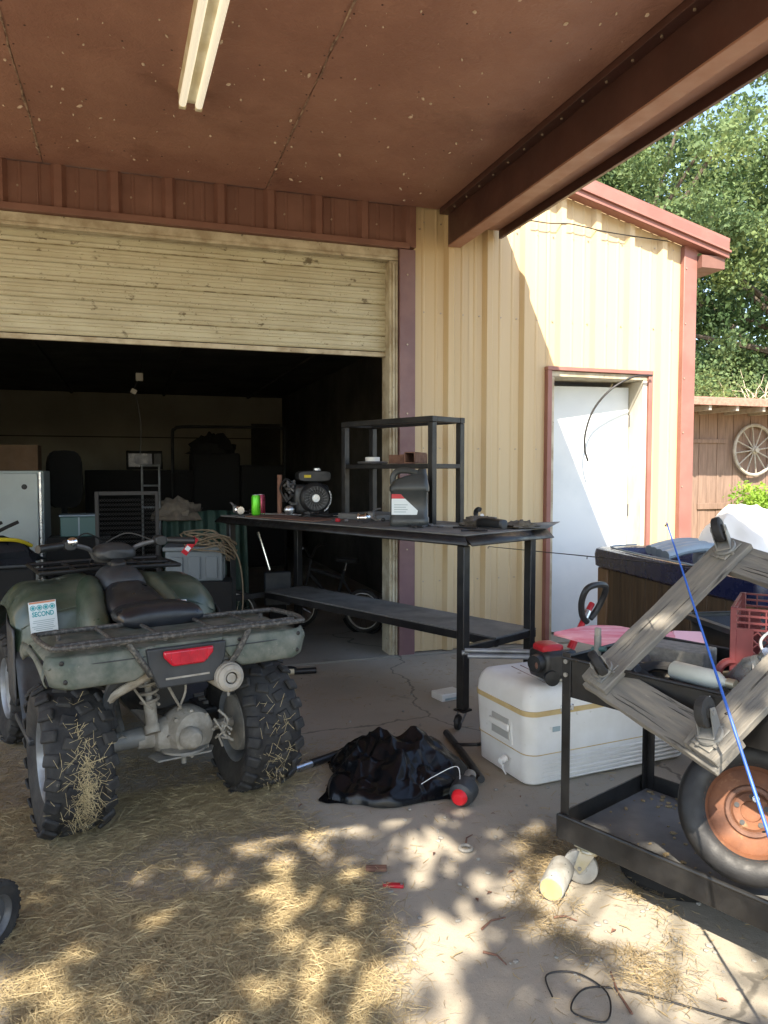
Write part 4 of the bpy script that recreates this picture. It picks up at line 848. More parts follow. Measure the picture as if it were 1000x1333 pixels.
b.obj('lid_scratches', K['rust'], ck)

# ------------------------------------------------------------------ string trimmer on the cooler
st = thing('string_trimmer', 'black and red string trimmer engine with loop handle resting on the cooler lid', 'trimmer', (1.80, 2.93, .447), 5)
MB().box((-.02, 0, .075), (.17, .15, .13)).obj('engine_cover', K['plas'], st, bev=.022)
b = MB()
for k in range(6): b.box((-.02 + .06, -.077, .045 + k * .014), (.05, .006, .006), Matrix.Rotation(.3, 3, 'Y'))
b.obj('cooling_slots', K['gdark'], st)
MB().loft([sect(y, hw, .125, z, -.045, 3) for y, hw, z in ((-.05, .03, .145), (-.035, .055, .165), (.04, .055, .168), (.06, .03, .15))]).obj('red_shroud', K['redp'], st, smooth=50)
MB().lathe([(.0, -.02), (.035, -.02), (.04, 0), (.036, .03)], o=(-.12, -.03, .09), axis=(-1, -.3, 0), n=16).obj('air_filter', K['plas'], st); MB().ell((-.135, -.05, .085), (.015, .012, .02)).obj('primer_bulb', K['rustbr'], st)
MB().lathe([(.0, -.02), (.03, -.02), (.033, 0), (.033, .025), (.0, .03)], o=(-.08, -.07, .03), axis=(-.4, -1, 0), n=16).obj('starter_knob', K['plas'], st)
MB().loft([sect(x_, .035, .003, .05, -.02 + 0, 3) for x_ in (-.06, .05)]).obj('fuel_tank', M('milky tank', (.55, .53, .45), .5), st, bev=.006)
MB().tube([(.06, .0, .10), (.12, .02, .17), (.20, .05, .26), (.25, .07, .31)], [.02, .016, .0135, .0135], 10).obj('shaft_collar', K['redp'], st)
MB().tube([(.175, .04, .235), (.215, .055, .28)], .0165, 10).obj('shaft', K['alu'], st)
MB().tube(spl([(.19, .03, .235), (.155, .02, .27), (.135, .0, .34), (.15, -.02, .40), (.21, -.02, .415), (.27, .0, .40), (.285, .03, .35), (.26, .05, .28), (.225, .05, .245)], 5), .0145, 10).obj('loop_handle', K['plas'], st)
for k in range(3):
    tag(MB().cyl((1.58, 3.40 + k * .035, .455 + .02 * (k % 2)), (1.90, 3.235 + k * .03, .462 + .02 * (k % 2)), .0125, n=12).obj('metal_pipe', K['rimst']), ('thin grey metal pipe behind the cooler, nearest of three', 'thin grey metal pipe behind the cooler, middle and highest of three', 'thin grey metal pipe behind the cooler, farthest of three')[k], 'pipe', 'grey pipes behind the cooler')
pd = thing('paddle', 'faded pink plastic paddle lying over the trimmer and the black bin', 'paddle', (1.70, 2.79, .685), -19, rot=(R(38), R(2), R(-19)))
def pad(t):  # half width along the length
    return .006 + .052 * math.sin(min(t / .42, 1) * PI / 2) if t < .55 else .058 - .022 * min((t - .55) / .2, 1)
rings = []
for i in range(22):
    t = i / 21; x = t * .52; h = pad(t); th = .010 + .006 * t
    rings.append([(x, h * c, th * s_) for c, s_ in ((-1, 0), (-.7, .8), (0, 1), (.7, .8), (1, 0), (.7, -.8), (0, -1), (-.7, -.8))])
MB().loft(rings).obj('blade', K['pink'], pd); MB().box((.57, 0, .003), (.13, .066, .026)).obj('handle_block', M('pale pink', (.80, .45, .50), .5), pd, bev=.008)

# ------------------------------------------------------------------ utility cart (x along its front, y to the back)
CT = (1.361, 2.18, 0); CR = -68.5
ct = thing('utility_cart', 'black steel utility cart with a deep upper tray and low bottom tray', 'cart', CT, CR)
CL, CW = .98, .54
for i, (x, y) in enumerate(((0, 0), (CL, 0), (CL, CW), (0, CW))):
    sx = 1 if x == 0 else -1; sy = 1 if y == 0 else -1
    b = MB().bx(min(x, x + sx*.034), max(x, x + sx*.034), min(y, y + sy*.004), max(y, y + sy*.004), .15, .772)
    b.bx(min(x, x + sx*.004), max(x, x + sx*.004), min(y + sy*.0042, y + sy*.034), max(y + sy*.0042, y + sy*.034), .15, .772)
    b.obj('post', K['bsteel'], ct, bev=.0015)
    for z in (.70, .745): MB().cyl((x + sx*.018, y - sy*.001, z), (x + sx*.018, y - sy*.008, z), .008, n=8).obj('bolt', K['mudsteel'], ct)
def tray(z0, z1, nm):
    MB().bx(.006, CL - .006, .006, CW - .006, z0, z0 + .004).obj(nm + '_floor', K['dusty' if z0 < .3 else 'bsteel'], ct)
    for q in ((.035, CL - .035, .0045, .0075), (.035, CL - .035, CW - .0075, CW - .0045)): MB().bx(q[0], q[1], q[2], q[3], z0, z1).obj(nm + '_side', K['bsteel'], ct)
    for q in ((.0045, .0075), (CL - .0075, CL - .0045)): MB().bx(q[0], q[1], .035, CW - .035, z0, z1).obj(nm + '_side', K['bsteel'], ct)
    for y in (-.002, CW - .006): MB().tube([(.0, y + .004, z1), (CL, y + .004, z1)], .006, 8).obj(nm + '_rim', K['bsteel'], ct)
    for x in (.002, CL - .006): MB().tube([(x + .004, .0, z1), (x + .004, CW, z1)], .006, 8).obj(nm + '_rim', K['bsteel'], ct)
tray(.625, .755, 'upper_tray')
# lower tray: a heavier frame, proud of the posts
MB().bx(.006, CL - .006, .006, CW - .006, .155, .160).obj('lower_tray_floor', K['dusty'], ct)
for q in ((-.004, CL + .004, -.008, -.001), (-.004, CL + .004, CW + .001, CW + .008)): MB().bx(*q, .135, .215).obj('lower_tray_side', K['bsteel'], ct, bev=.002)
for q in ((-.012, -.005), (CL + .005, CL + .012)): MB().bx(*q, -.006, CW + .006, .135, .215).obj('lower_tray_side', K['bsteel'], ct, bev=.002)
MB().tube([(0, -.005, .216), (CL, -.005, .216)], .007, 8).obj('lower_tray_rim', K['bsteel'], ct)
def caster(parent, x, y, ztop, r, ang, wm, fm, w=.028):
    c = bpy.data.objects.new('caster', None); col.objects.link(c); c.parent = parent; c.location = (x, y, ztop); c.rotation_euler = (0, 0, R(ang))
    zc = -(ztop - r)
    MB().bx(-.042, .042, -.032, .032, -.006, -.0005).obj('plate', K[fm], c, bev=.002, rot=(0, 0, R(-ang)))
    MB().lathe([(.0, -.007), (.034, -.007), (.037, -.012), (.034, -.018), (.0, -.020)], n=20).obj('swivel', K[fm], c)
    MB().box((.004, 0, -.022), (.056, w + .012, .005)).obj('yoke', K[fm], c, bev=.002)
    for sx_, sy_ in ((-1, -1), (1, -1), (1, 1), (-1, 1)): MB().cyl((sx_*.033, sy_*.024, -.006), (sx_*.033, sy_*.024, -.011), .006, n=6).obj('plate_bolt', K[fm], c)
    MB().lathe([(.0, -w/2), (r*.35, -w/2), (r*.4, -w*.35), (r*.85, -w*.4), (r*.97, -w*.3), (r, 0), (r*.97, w*.3), (r*.85, w*.4), (r*.4, w*.35), (r*.35, w/2), (0, w/2)], o=(.03, 0, zc), axis=(0, 1, 0), n=28).obj('wheel', K[wm], c, smooth=40)
    for s in (-1, 1): MB().prism([(-.025, -.012), (.03, -.012), (.048, zc + .0), (.03, zc - .018), (.014, zc)], (0, s*(w/2+.004)+.0015, 0), (1, 0, 0), (0, 0, 1), .003).obj('fork', K[fm], c)
    MB().cyl((.03, -w/2-.008, zc), (.03, w/2+.008, zc), .007, n=8).obj('axle', K['mudsteel'], c); return c
K['zinc'] = M('yellow zinc', (.42, .38, .24), .45, .6, c2=(.5, .48, .42), scale=8)
for x, y, a in ((.10, .03, 205), (CL-.07, .05, 120), (CL-.07, CW-.05, 40), (.07, CW-.05, 10)): caster(ct, x, y, .134, .058, a, 'pvc', 'zinc')
# things on the cart
def onC(x, y, z): a = R(CR); return (CT[0] + x*cos(a) - y*sin(a), CT[1] + x*sin(a) + y*cos(a), z)
def ctt(name, label, cat, x, y, z, rz=0, group=None, rot=None): return thing(name, label, cat, onC(x, y, z), CR + rz, group, rot)
# rusty wheel leaning in the bottom tray
tw = ctt('spare_wheel', 'tyre with a rust orange steel wheel leaning in the cart bottom tray', 'wheel', .56, .17, .372, 0); tw.rotation_euler = (R(-22), 0, R(CR + 28))
TRr = .205
MB().lathe([(.128, -.045), (.14, -.055), (.165, -.062), (.19, -.056), (.201, -.04), (.205, 0), (.201, .04), (.19, .056), (.165, .062), (.14, .055), (.128, .045)], axis=(0, 1, 0), n=48, cap=False).obj('tyre', K['rub2'], tw, smooth=60)
MB().lathe([(.0, .012), (.028, .012), (.03, -.002), (.05, -.004), (.058, .004), (.068, .006), (.076, -.014), (.10, -.018), (.118, -.012), (.124, -.034), (.134, -.05), (.138, -.046), (.13, -.03), (.126, .04), (.134, .05)], axis=(0, 1, 0), n=40, cap=False).obj('rim', K['rust'], tw, smooth=50)
b = MB()
for k in range(5): a = 2*PI*k/5 + .3; b.cyl((.042*cos(a), .006, .042*sin(a)), (.042*cos(a), -.0065, .042*sin(a)), .0075, n=10)
b.obj('bolt_hole', K['black'], tw); MB().torus((.0, -.008, 0), (0, 1, 0), .066, .009, 26, 6).obj('hub_ridge', K['rustbr'], tw); MB().cyl((.01, -.006, .035), (.01, -.03, .037), .010, n=10).obj('valve', K['chrome'], tw)
rn = random.Random(15); b = MB()
for k in range(240):
    x, y = rn.uniform(.03, CL - .03), rn.choice((rn.uniform(.02, CW - .02), rn.gauss(CW - .06, .04), rn.gauss(.06, .03))); s_ = rn.choice((.003, .005, .008)); y = min(max(y, .015), CW - .015)
    b.ell((x, y, .161 + s_ * .3), (s_ * rn.uniform(.8, 2), s_ * rn.uniform(.8, 2), s_ * .5), 5, 3, Matrix.Rotation(rn.uniform(0, 3), 3, 'Z'))
tag(b.obj('tray_dirt', K['straw2'], ct), kind='stuff')
# dolly
A_ = Vector((1.425, 2.02, .727)); ux = (Vector((1.878, 1.996, 1.103)) - A_).normalized(); vx = Vector((1.459, 1.582, .657)) - A_; vx = (vx - ux * vx.dot(ux)).normalized(); nx = ux.cross(vx).normalized()
if nx.y > 0: nx = -nx
dl = thing('wooden_dolly', 'weathered four board wooden dolly with casters leaning up over the cart', 'dolly', A_, 0)
if ux.cross(vx).dot(nx) < 0: mz = Matrix((ux, vx, -nx)).transposed(); flip = -1
else: mz = Matrix((ux, vx, nx)).transposed(); flip = 1
dl.rotation_euler = mz.to_euler()
DLn, DWd = .585, .44
def board(p0, p1, w, th, z, name='board'):
    p0, p1 = Vector(p0), Vector(p1); d = p1 - p0; a = math.atan2(d.y, d.x); l = d.length; m = MB(); rn = random.Random(int(l * 1e4) + int(z * 1e4))
    ns = 10; rings = []
    for i in range(ns + 1):
        x = l * i / ns; e = lambda: rn.uniform(-.0025, .0025)
        rings.append([(x + (e()*2 if i in (0, ns) else 0), -w/2 + e(), -th/2 + e()*.4), (x, w/2 + e(), -th/2 + e()*.4), (x, w/2 + e(), th/2 + e()*.3), (x, -w/2 + e(), th/2 + e()*.3)])
    o = m.loft(rings).obj(name, K['wood'], dl, bev=.0025); o.location = (p0.x, p0.y, z); o.rotation_euler = (0, 0, a)
    for k in range(5):
        x0 = rn.uniform(.0, l * .7); y0 = rn.uniform(-w*.42, w*.42); ln_ = rn.uniform(.06, .25); ln_ = min(ln_, l - x0 - .005)
        c_ = MB().tube(spl([(x0, y0, flip*(th/2 - .0006)), (x0 + ln_*.5, y0 + rn.uniform(-.003, .003), flip*(th/2 - .0002)), (x0 + ln_, y0 + rn.uniform(-.004, .004), flip*(th/2 - .0006))], 3), [.0004, .0008, .0012, .0014, .0012, .0008, .0003], 5).obj('split', K['black'], o)
    return o
f = flip
board((-.055, 0, 0), (DLn + .055, 0, 0), .114, .024, .012 * f)
board((-.055, DWd, 0), (DLn + .055, DWd, 0), .114, .024, .012 * f)
board((-.01, -.052, 0), (-.01, DWd + .055, 0), .116, .026, -.0135 * f)
board((DLn, -.052, 0), (DLn, DWd + .055, 0), .116, .026, -.0135 * f)
for x, y, a in ((0, 0, 110), (DLn, 0, -40), (0, DWd, -25), (DLn, DWd, 150)):
    c = caster(dl, x, y, .108, .042, a, 'rub', 'mudsteel', .034)
    c.rotation_euler = (PI if f > 0 else 0, 0, R(a)); c.location.z = f * .0255
# contents of the upper tray
def milk_crate(o, w, d, h):
    b = MB()
    for x in (-w/2, w/2):
        for y in (-d/2, d/2): MB().bx(x-.018 if x > 0 else x, x if x > 0 else x+.018, y-.018 if y > 0 else y, y if y > 0 else y+.018, 0, h).obj('corner_post', K['cratered'], o, bev=.002)
    for s, ax in ((-1, 0), (1, 0), (-1, 1), (1, 1)):
        b = MB(); ln = w if ax == 0 else d; off = (d if ax == 0 else w) / 2 * s - .003 * s
        def bar(a0, z0, a1, z1, t=.006, off=off, ax=ax, b=b):
            p = (a0, off, z0) if ax == 0 else (off, a0, z0); q = (a1, off, z1) if ax == 0 else (off, a1, z1); b.beam(p, q, t, t, up=(0, 1, 0) if ax == 0 else (1, 0, 0))
        hl = ln / 2 - .006
        for z in (.004, .014, h-.004, h-.024, h-.044, h-.064): bar(-hl, z, hl, z)
        for k in range(1, 7): a = -hl + 2*hl*k/7; bar(a, h-.064, a, h-.004, .004)
        for k in (1.2, 5.8): a = -hl + 2*hl*k/7; bar(a, .0, a, h-.064)
        aL, aR, zB, zT = -hl + 2*hl*1.2/7, -hl + 2*hl*5.8/7, .016, h-.066
        for k in range(-5, 6):
            c0 = k * .036
            for sg in (-1, 1):
                pts = []
                for t in np.linspace(0, 1, 41):
                    a = aL + (aR - aL) * t; z = (zB + zT)/2 + sg * (a - c0) 
                    if zB <= z <= zT: pts.append((a, z))
                if len(pts) > 1: bar(pts[0][0], pts[0][1], pts[-1][0], pts[-1][1], .0038)
        b.obj('lattice_side', K['cratered'], o)
        b = MB()
        for a0, a1 in ((-hl, aL), (aR, hl)):
            b = MB()
            if ax == 0: b.bx(a0, a1, off-.001, off+.001, 0, h-.066)
            else: b.bx(off-.001, off+.001, a0, a1, 0, h-.066)
            b.obj('side_panel', K['cratered'], o)
    b = MB()
    for k in range(8): a = -w/2 + w*(k+.5)/8; b.bx(a-.003, a+.003, -d/2+.008, d/2-.008, .001, .005)
    for k in range(8): a = -d/2 + d*(k+.5)/8; b.bx(-w/2+.008, w/2-.008, a-.003, a+.003, .0055, .009)
    b.obj('lattice_bottom', K['cratered'], o)
mc = ctt('milk_crate', 'red plastic lattice milk crate standing in the upper cart tray', 'crate', .575, .395, .70, 20)
milk_crate(mc, .33, .33, .27)
tag(MB().tube(spl([(.0, 0, 0), (.02, .01, .03), (.03, 0, .06), (.0, -.01, .075), (-.025, 0, .05), (-.02, 0, .02), (0, 0, 0)], 5), .004, 6).obj('rope_loop', K['sack'], loc=onC(.585, .19, .84)), 'white loop of cord hanging on the red crate side', 'loop')
tag(MB().torus((0, 0, .05), (.3, 1, .1), .034, .012, 24, 8).obj('red_ring', K['cratered'], loc=onC(.475, .19, .72)), 'brownish red ring hanging at the red crate corner', 'ring')
bk = ctt('bucket', 'torn white plastic tub with ragged rim in the cart tray', 'tub', .665, .15, .632, 0)
b = MB(); rn = random.Random(5); n = 22; b.loft([[(r_*cos(2*PI*j/n), r_*sin(2*PI*j/n), z + (rn.uniform(-.03, .012) if z > .15 else 0)) for j in range(n)] for r_, z in ((.075, 0), (.088, .12), (.096, .205))], cap=False); b.obj('wall', K['sack'], bk, solid=.002)
b = MB()
for k in range(14): a = rn.uniform(0, 6.28); r_ = rn.uniform(0, .06); p = Vector((r_*cos(a), r_*sin(a), .10)); d = Vector((rn.uniform(-.6, .6), rn.uniform(-.6, .6), 1)).normalized() * rn.uniform(.06, .14); q = d.cross(Vector((0, 1, 0))).normalized() * rn.uniform(.006, .02); b.add([p - q, p + q, p + d + q, p + d - q * .3], [(0, 1, 2, 3)])
b.obj('torn_strips', K['sack'], bk, smooth=0, solid=.001); MB().lathe([(.0, 0), (.074, 0), (.074, .09), (.0, .09)], n=20).obj('contents', K['sack'], bk)
K['milky'] = M('milky plastic', (.55, .58, .53), .45, c2=(.47, .49, .44), scale=9)
bt = thing('white_bottle', 'white plastic bottle lying along the front of the upper tray', 'bottle', onC(.36, .10, .765), CR - 2)
MB().lathe([(.0, 0), (.024, 0), (.029, .006), (.029, .13), (.026, .15), (.016, .165), (.012, .17), (.012, .185)], o=(-.02, 0, 0), axis=(1, -.05, 0), n=24).obj('body', K['milky'], bt, smooth=40); MB().lathe([(.0, .18), (.0145, .18), (.0145, .205), (.0, .206)], o=(-.02, 0, 0), axis=(1, -.05, 0), n=16).obj('cap', K['zinc'], bt)
bt2 = thing('clear_bottle', 'clear plastic bottle tilted behind the white bottle', 'bottle', onC(.47, .20, .72), CR + 20, rot=(R(35), R(15), R(CR + 20)))
MB().lathe([(.0, 0), (.03, 0), (.036, .01), (.036, .15), (.02, .19), (.014, .2), (.014, .22)], o=(0, 0, -.02), axis=(.3, 0, 1), n=22).obj('body', K['clear'], bt2, smooth=40); MB().lathe([(.0, .215), (.017, .215), (.017, .235), (.0, .236)], o=(0, 0, -.02), axis=(.3, 0, 1), n=14).obj('cap', K['alu'], bt2)
o = ctt('black_ring', 'flat black rubber ring lying in the upper tray', 'ring', .26, .17, .715, 10); o.rotation_euler = (R(14), R(6), R(CR)); MB().torus((0, 0, 0), (0, 0, 1), .07, .022, 28, 8, flat=.6).obj('ring_body', K['rub'], o); MB().bx(-.16, -.07, -.03, .03, -.012, .012).obj('tab', K['rub'], o, bev=.008)
o = ctt('concrete_block', 'grey concrete block in the upper tray behind the leaning board', 'block', .20, .41, .632, 8); MB().bx(-.1, .1, -.07, .07, 0, .135).obj('block_body', K['block'], o, bev=.006)
b = ctt('wood_scrap', 'pale wooden scrap lying across the tray by the concrete block', 'board', .30, .30, .70, 12); MB().bx(-.2, .2, -.02, .02, 0, .018).obj('stick', K['woodend'], b, bev=.002)
o = ctt('jar', 'olive brown round jar lying among the tray junk', 'jar', .42, .28, .70, 0); MB().lathe([(.0, -.05), (.035, -.05), (.045, -.03), (.045, .03), (.03, .05), (.0, .052)], axis=(1, .3, .2), n=20).obj('jar_body', M('olive', (.10, .085, .04), .4), o); MB().cyl((.052, .015, .011), (.066, .019, .014), .03, n=16).obj('jar_lid', K['gdark'], o)
for k, (x, y, z, sd) in enumerate(((.18, .12, .635, 2), (.34, .22, .635, 5), (.52, .12, .635, 7), (.75, .35, .635, 9), (.10, .30, .635, 11))):
    tag(lump((0, 0, .0), (.085, .07, .10), sd, K[('gdark', 'bsteel', 'rag', 'plas', 'grsteel')[k]], 'scrap_part', loc=onC(x, y, z), amp=.5), ('dark grey scrap casting near the tray corner', 'black scrap fitting in the middle of the tray', 'brown cloth bundle below the white bottle', 'black plastic scrap beyond the white tub', 'grey metal scrap beside the concrete block')[k], 'scrap')
o = ctt('spigot', 'small brass and green valve standing on the tray edge', 'valve', .07, .10, .756, 0)
MB().cyl((0, 0, 0), (0, 0, .07), .012, n=10).obj('valve_body', K['mudsteel'], o); MB().cyl((-.02, 0, .02), (.03, 0, .03), .009, n=8).obj('outlet', K['tealtote'], o); MB().box((0, 0, .082), (.02, .014, .03)).obj('lever', K['mudsteel'], o, bev=.003)
o = ctt('paper_tag', 'white paper tag stuck on the upper tray front', 'tag', .48, -.003, .70, 0); b = MB(); b.add([(0, -.001, -.03), (.03, -.002, -.02), (.035, -.006, .045), (.01, -.004, .03)], [(0, 1, 2, 3)]); b.obj('paper', K['decal'], o, solid=.001)
# plywood board and black bin behind the cart
o = ctt('plywood_board', 'orange tan plywood board standing behind the cart', 'board', .78, .66, 0, -4); o.rotation_euler = (R(-6), 0, R(CR - 4)); MB().bx(-.38, .3, -.009, .009, 0, .58).obj('sheet', K['ply'], o, bev=.002)
bn = thing('storage_bin', 'tall black plastic storage bin standing beyond the cart', 'bin', (2.62, 2.62, 0), -10)
def br(z, g): return [(x, y, z) for x, y in rrect(.44 + g, .36 + g, .04, 4)]
MB().loft([br(0, -.08), br(.70, 0)], cap=False).obj('bin_wall', K['plas'], bn, solid=.004); MB().loft([br(.70, .0), br(.70, .04), br(.72, .045), br(.722, .0)], cap=False).obj('bin_rim', K['plas'], bn, solid=.004); MB().loft([br(.01, -.08), br(.02, -.08)]).obj('bin_floor', K['plas'], bn)

# ------------------------------------------------------------------ hot tub by the side door
hp = thing('hot_tub', 'old hot tub with dark wood panel sides and navy blue rim', 'hot tub', (2.93, 2.88, 0), -6.6)
for k in range(9):
    y = .14 + k * .155; MB().bx(0, .02, y, y + .149, .05, .70).obj('side_board', K['tubwood'], hp, bev=.003)
for k in range(8): x = .15 + k * .155; MB().bx(x, x + .149, -.0, .02, .05, .70).obj('front_board', K['tubwood'], hp, bev=.003)
for y in (.0, 1.54): MB().bx(-.012, .1, y, y + .13, .0, .705).obj('corner_post', K['tubcorner'], hp, bev=.01)
MB().bx(.03, 1.5, .03, 1.64, .02, .70).obj('inner_frame', K['black'], hp)
def hr(z, g, r=.09): return [(x + .75, y + .835, z) for x, y in rrect(1.56 + g, 1.74 + g, r, 6)]
MB().loft([hr(.706, -.02), hr(.72, .02), hr(.80, .03), hr(.835, .015), hr(.845, -.03), hr(.838, -.16), hr(.80, -.20), hr(.60, -.26)], cap=False).obj('rim', K['navy'], hp, smooth=50)
MB().loft([hr(.74, -.21), hr(.741, -.22)]).obj('inner_shell', K['navy'], hp)
MB().tube(spl([(-.04, .1, .853), (-.02, .6, .853), (-.01, 1.2, .853), (.05, 1.6, .853), (.3, 1.69, .853)], 5), .006, 6).obj('rim_strip', K['greyblue'], hp)
cu = thing('vinyl_cushion', 'grey blue ribbed vinyl cushion lying over the tub rim', 'cushion', (3.42, 4.05, .80), -12)
for k in range(4):
    MB().loft([[(-.20 + .02*k + .5 * t, -.22 + k*.115 + .055 + .055*cos(a), .045 + .05*sin(t*3.0) + .032*sin(a)) for a in np.linspace(0, 2*PI, 12, endpoint=False)] for t in np.linspace(0, 1, 8)]).obj('rib_pad', K['greyblue'], cu)
tag(lump((0, 0, .0), (.36, .33, .43), 4, K['sack'], 'white_sack', loc=(3.86, 3.92, .745), amp=.16, fr=1.6, n=36, mm=24), 'bulging white plastic sack sitting on top of the hot tub', 'sack')

# rods
def rod(label, p0, p1, r0, r1, m, sag=0, guides=5):
    p0, p1 = Vector(p0), Vector(p1); t = thing('fishing_rod', label, 'rod', p0); d = p1 - p0
    P = [d * (i / 14) - Vector((0, 0, sag * sin(PI * i / 14))) for i in range(15)]
    MB().tube(P, [r0 + (r1 - r0) * i / 14 for i in range(15)], 8).obj('blank', K[m], t)
    for k in range(guides):
        i = 3 + int(k * 11 / max(guides - 1, 1)); q = P[min(i, 14)]
        MB().torus(q - Vector((.0, .0, .012 - .001 * k)), d, .009 - .0012 * k, .0014, 14, 5).obj('line_guide', K['cord'], t)
    return t
a = Vector((1.446, 1.778, 1.233)); c = Vector((1.349, 1.297, 0.563)); rod('blue fishing rod leaning up across the wooden dolly', c + (c - a) * .53, a, .0058, .0020, 'bluerod')
rod('thin black fishing rod lying level from the hot tub toward the bench', (2.93, 2.95, .875), (2.12, 4.27, .905), .005, .0018, 'cord', .0)
# ------------------------------------------------------------------ things on the concrete
# crumpled black plastic bag
b = MB(); nu, nv = 170, 140; frn = random.Random(31)
FOLD = [(Vector((cos(a_), sin(a_), 0)), f_, frn.random()) for a_, f_ in ((.5, .8), (1.9, 1.0), (2.7, 1.3), (1.2, 1.7), (.1, 2.1), (2.2, 2.6), (1.5, 3.3), (.8, 4.1), (2.9, 5.2))]
def bagp(u, v):
    x = (u - .5) * 2; y = (v - .5) * 2; r = math.hypot(x, y); a = math.atan2(y, x); r8 = (abs(x) ** 4 + abs(y) ** 4) ** .25
    sx = x * (1 - .5 * (r - r8)) ; sy = y * (1 - .5 * (r - r8))
    lim = 1 + .20 * mn.noise(Vector((cos(a) * 1.5, sin(a) * 1.5, 5))) + .09 * sin(3 * a + 1)
    h = max(0, 1 - r8 ** 2.6); peak = .10 + .10 * math.exp(-((x - .45) ** 2 + (y - .35) ** 2) * 2.2) + .05 * math.exp(-((x + .45) ** 2 + (y - .1) ** 2) * 3)
    q = Vector((x, y, 0)); cz = 0; am = .040; wx = wy = 0
    for k in range(len(FOLD)):
        d, f, ph = FOLD[k]; t_ = (d.x * (q.x + wx) + d.y * (q.y + wy)) * f + ph; t_ += .35 * mn.noise(Vector((x * 2, y * 2, k * 3.1)))
        tri = abs((t_ % 1) * 2 - 1); tri = tri ** (1.0 if k % 2 else 1.6); cz += am * (tri - .5); wx += .10 * am * 20 * (tri - .5) * d.y * .2; wy -= .10 * am * 20 * (tri - .5) * d.x * .2; am *= .82
    z = (h ** .5) * (peak + cz * (.5 + .5 * h)) + .004
    ed_ = .02 * mn.noise(Vector((x * 4, y * 4, 7)))
    return (sx * .318 * lim + ed_ + wx * .05, sy * .28 * lim + ed_ + wy * .05, max(z, .004 + .004 * h))
b.grid(bagp, nu, nv)
tag(b.obj('plastic_bag', K['bag'], loc=(1.08, 3.13, .001), rot=(0, 0, R(-20)), smooth=28), 'crumpled black plastic bag lying on the concrete floor', 'bag')
pole = thing('pole', 'silver pole with black grip lying between the atv wheel and black bag', 'pole', (.43, 3.215, .0), 0)
MB().cyl((.09, .03, .018), (.34, .155, .018), .016, n=12).obj('silver_tube', K['alu'], pole); MB().cyl((-.06, -.045, .018), (.09, .03, .018), .014, .017, n=12).obj('black_tip', K['plas'], pole); MB().cyl((.34, .155, .018), (.55, .26, .018), .019, n=12).obj('foam_grip', K['plas'], pole)
p2 = thing('trimmer_shaft', 'black pole lying between the bag and the cooler', 'pole', (1.53, 3.55, 0), 0)
MB().tube([(0, 0, .02), (-.04, -.3, .02), (-.10, -.62, .03)], .017, 10).obj('shaft', K['gdark'], p2); MB().tube(spl([(-.03, -.2, .03), (.04, -.28, .05), (.10, -.22, .03)], 4), .009, 6).obj('bracket', K['plas'], p2)
th = thing('line_spool', 'black trimmer line spool with a red knob beside the black bag', 'spool', (1.29, 2.80, .055), 0)
MB().lathe([(.0, -.06), (.028, -.06), (.05, -.045), (.055, -.02), (.055, .02), (.04, .035), (.02, .06), (.015, .10)], axis=(.75, .75, .15), n=22).obj('spool_housing', K['gdark'], th, smooth=40)
MB().lathe([(.0, -.084), (.022, -.082), (.031, -.072), (.034, -.058), (.034, -.05)], axis=(.75, .75, .15), n=18).obj('red_knob', M('bright red', (.75, .02, .03), .35), th); MB().lathe([(.022, .06), (.026, .06), (.026, .16), (.0, .165)], axis=(.6, .9, .0), n=14).obj('gear_case', K['mudsteel'], th)
MB().tube(spl([(-.03, -.02, .03), (-.02, .03, .09), (-.12, .02, .07), (-.20, -.02, .06)], 6), .0016, 5).obj('trimmer_line', K['sack'], th)
o = thing('tool_handle', 'black rubber handle with a cream collar lying near the garage threshold', 'handle', (1.02, 4.97, 0), -5)
MB().cyl((-.05, 0, .022), (.0, 0, .022), .02, n=12).obj('collar', K['yel'], o); MB().cyl((.0, 0, .022), (.15, .0, .022), .021, n=12).obj('grip', K['plas'], o); MB().ell((-.02, .08, .02), (.05, .03, .02)).obj('trigger', K['plas'], o)
o = thing('adapter_box', 'small flat white plastic box by the bench leg', 'box', (1.80, 4.16, 0), 12); MB().bx(-.08, .08, -.06, .06, .0, .045).obj('shell', K['white'], o, bev=.006); MB().bx(-.06, .06, -.062, -.0605, .008, .02).obj('slot', K['greyp'], o)
o = thing('rusty_bar', 'short rusty steel bar lying on the concrete', 'bar', (.775, 2.40, .008), -18); MB().bx(-.036, .036, -.014, -.001, 0, .012).obj('bar_half', K['rustbr'], o, bev=.002); MB().bx(-.036, .036, .001, .014, 0, .012).obj('bar_half', K['rustbr'], o, bev=.002)
o = thing('red_tool', 'small flat red tool lying near the rusty bar', 'tool', (.80, 2.295, 0), -24); MB().bx(-.035, .035, -.01, .01, .0, .011).obj('handle', K['redp'], o, bev=.003); MB().cyl((-.028, 0, .011), (-.028, 0, .013), .005, n=8).obj('rivet', K['alu'], o); MB().cyl((.028, 0, .011), (.028, 0, .013), .005, n=8).obj('rivet', K['alu'], o)
tag(MB().torus((0, 0, .008), (0, 0, 1), .022, .007, 22, 6).obj('rubber_washer', K['block'], loc=(1.13, 2.44, 0)), 'small grey ring lying flat on the sunny concrete', 'washer')
pc = thing('spray_can', 'scuffed white can lying beside the cart caster', 'can', (1.30, 2.11, .042), 0)
MB().lathe([(.0, 0), (.038, 0), (.041, .005), (.041, .15), (.036, .16)], o=(-.05, -.06, 0), axis=(.7, .7, 0), n=22).obj('can_body', K['pvc'], pc); MB().lathe([(.0, -.003), (.034, -.003), (.037, .001)], o=(-.05, -.06, 0), axis=(.7, .7, 0), n=20).obj('can_end', K['coolband'], pc)
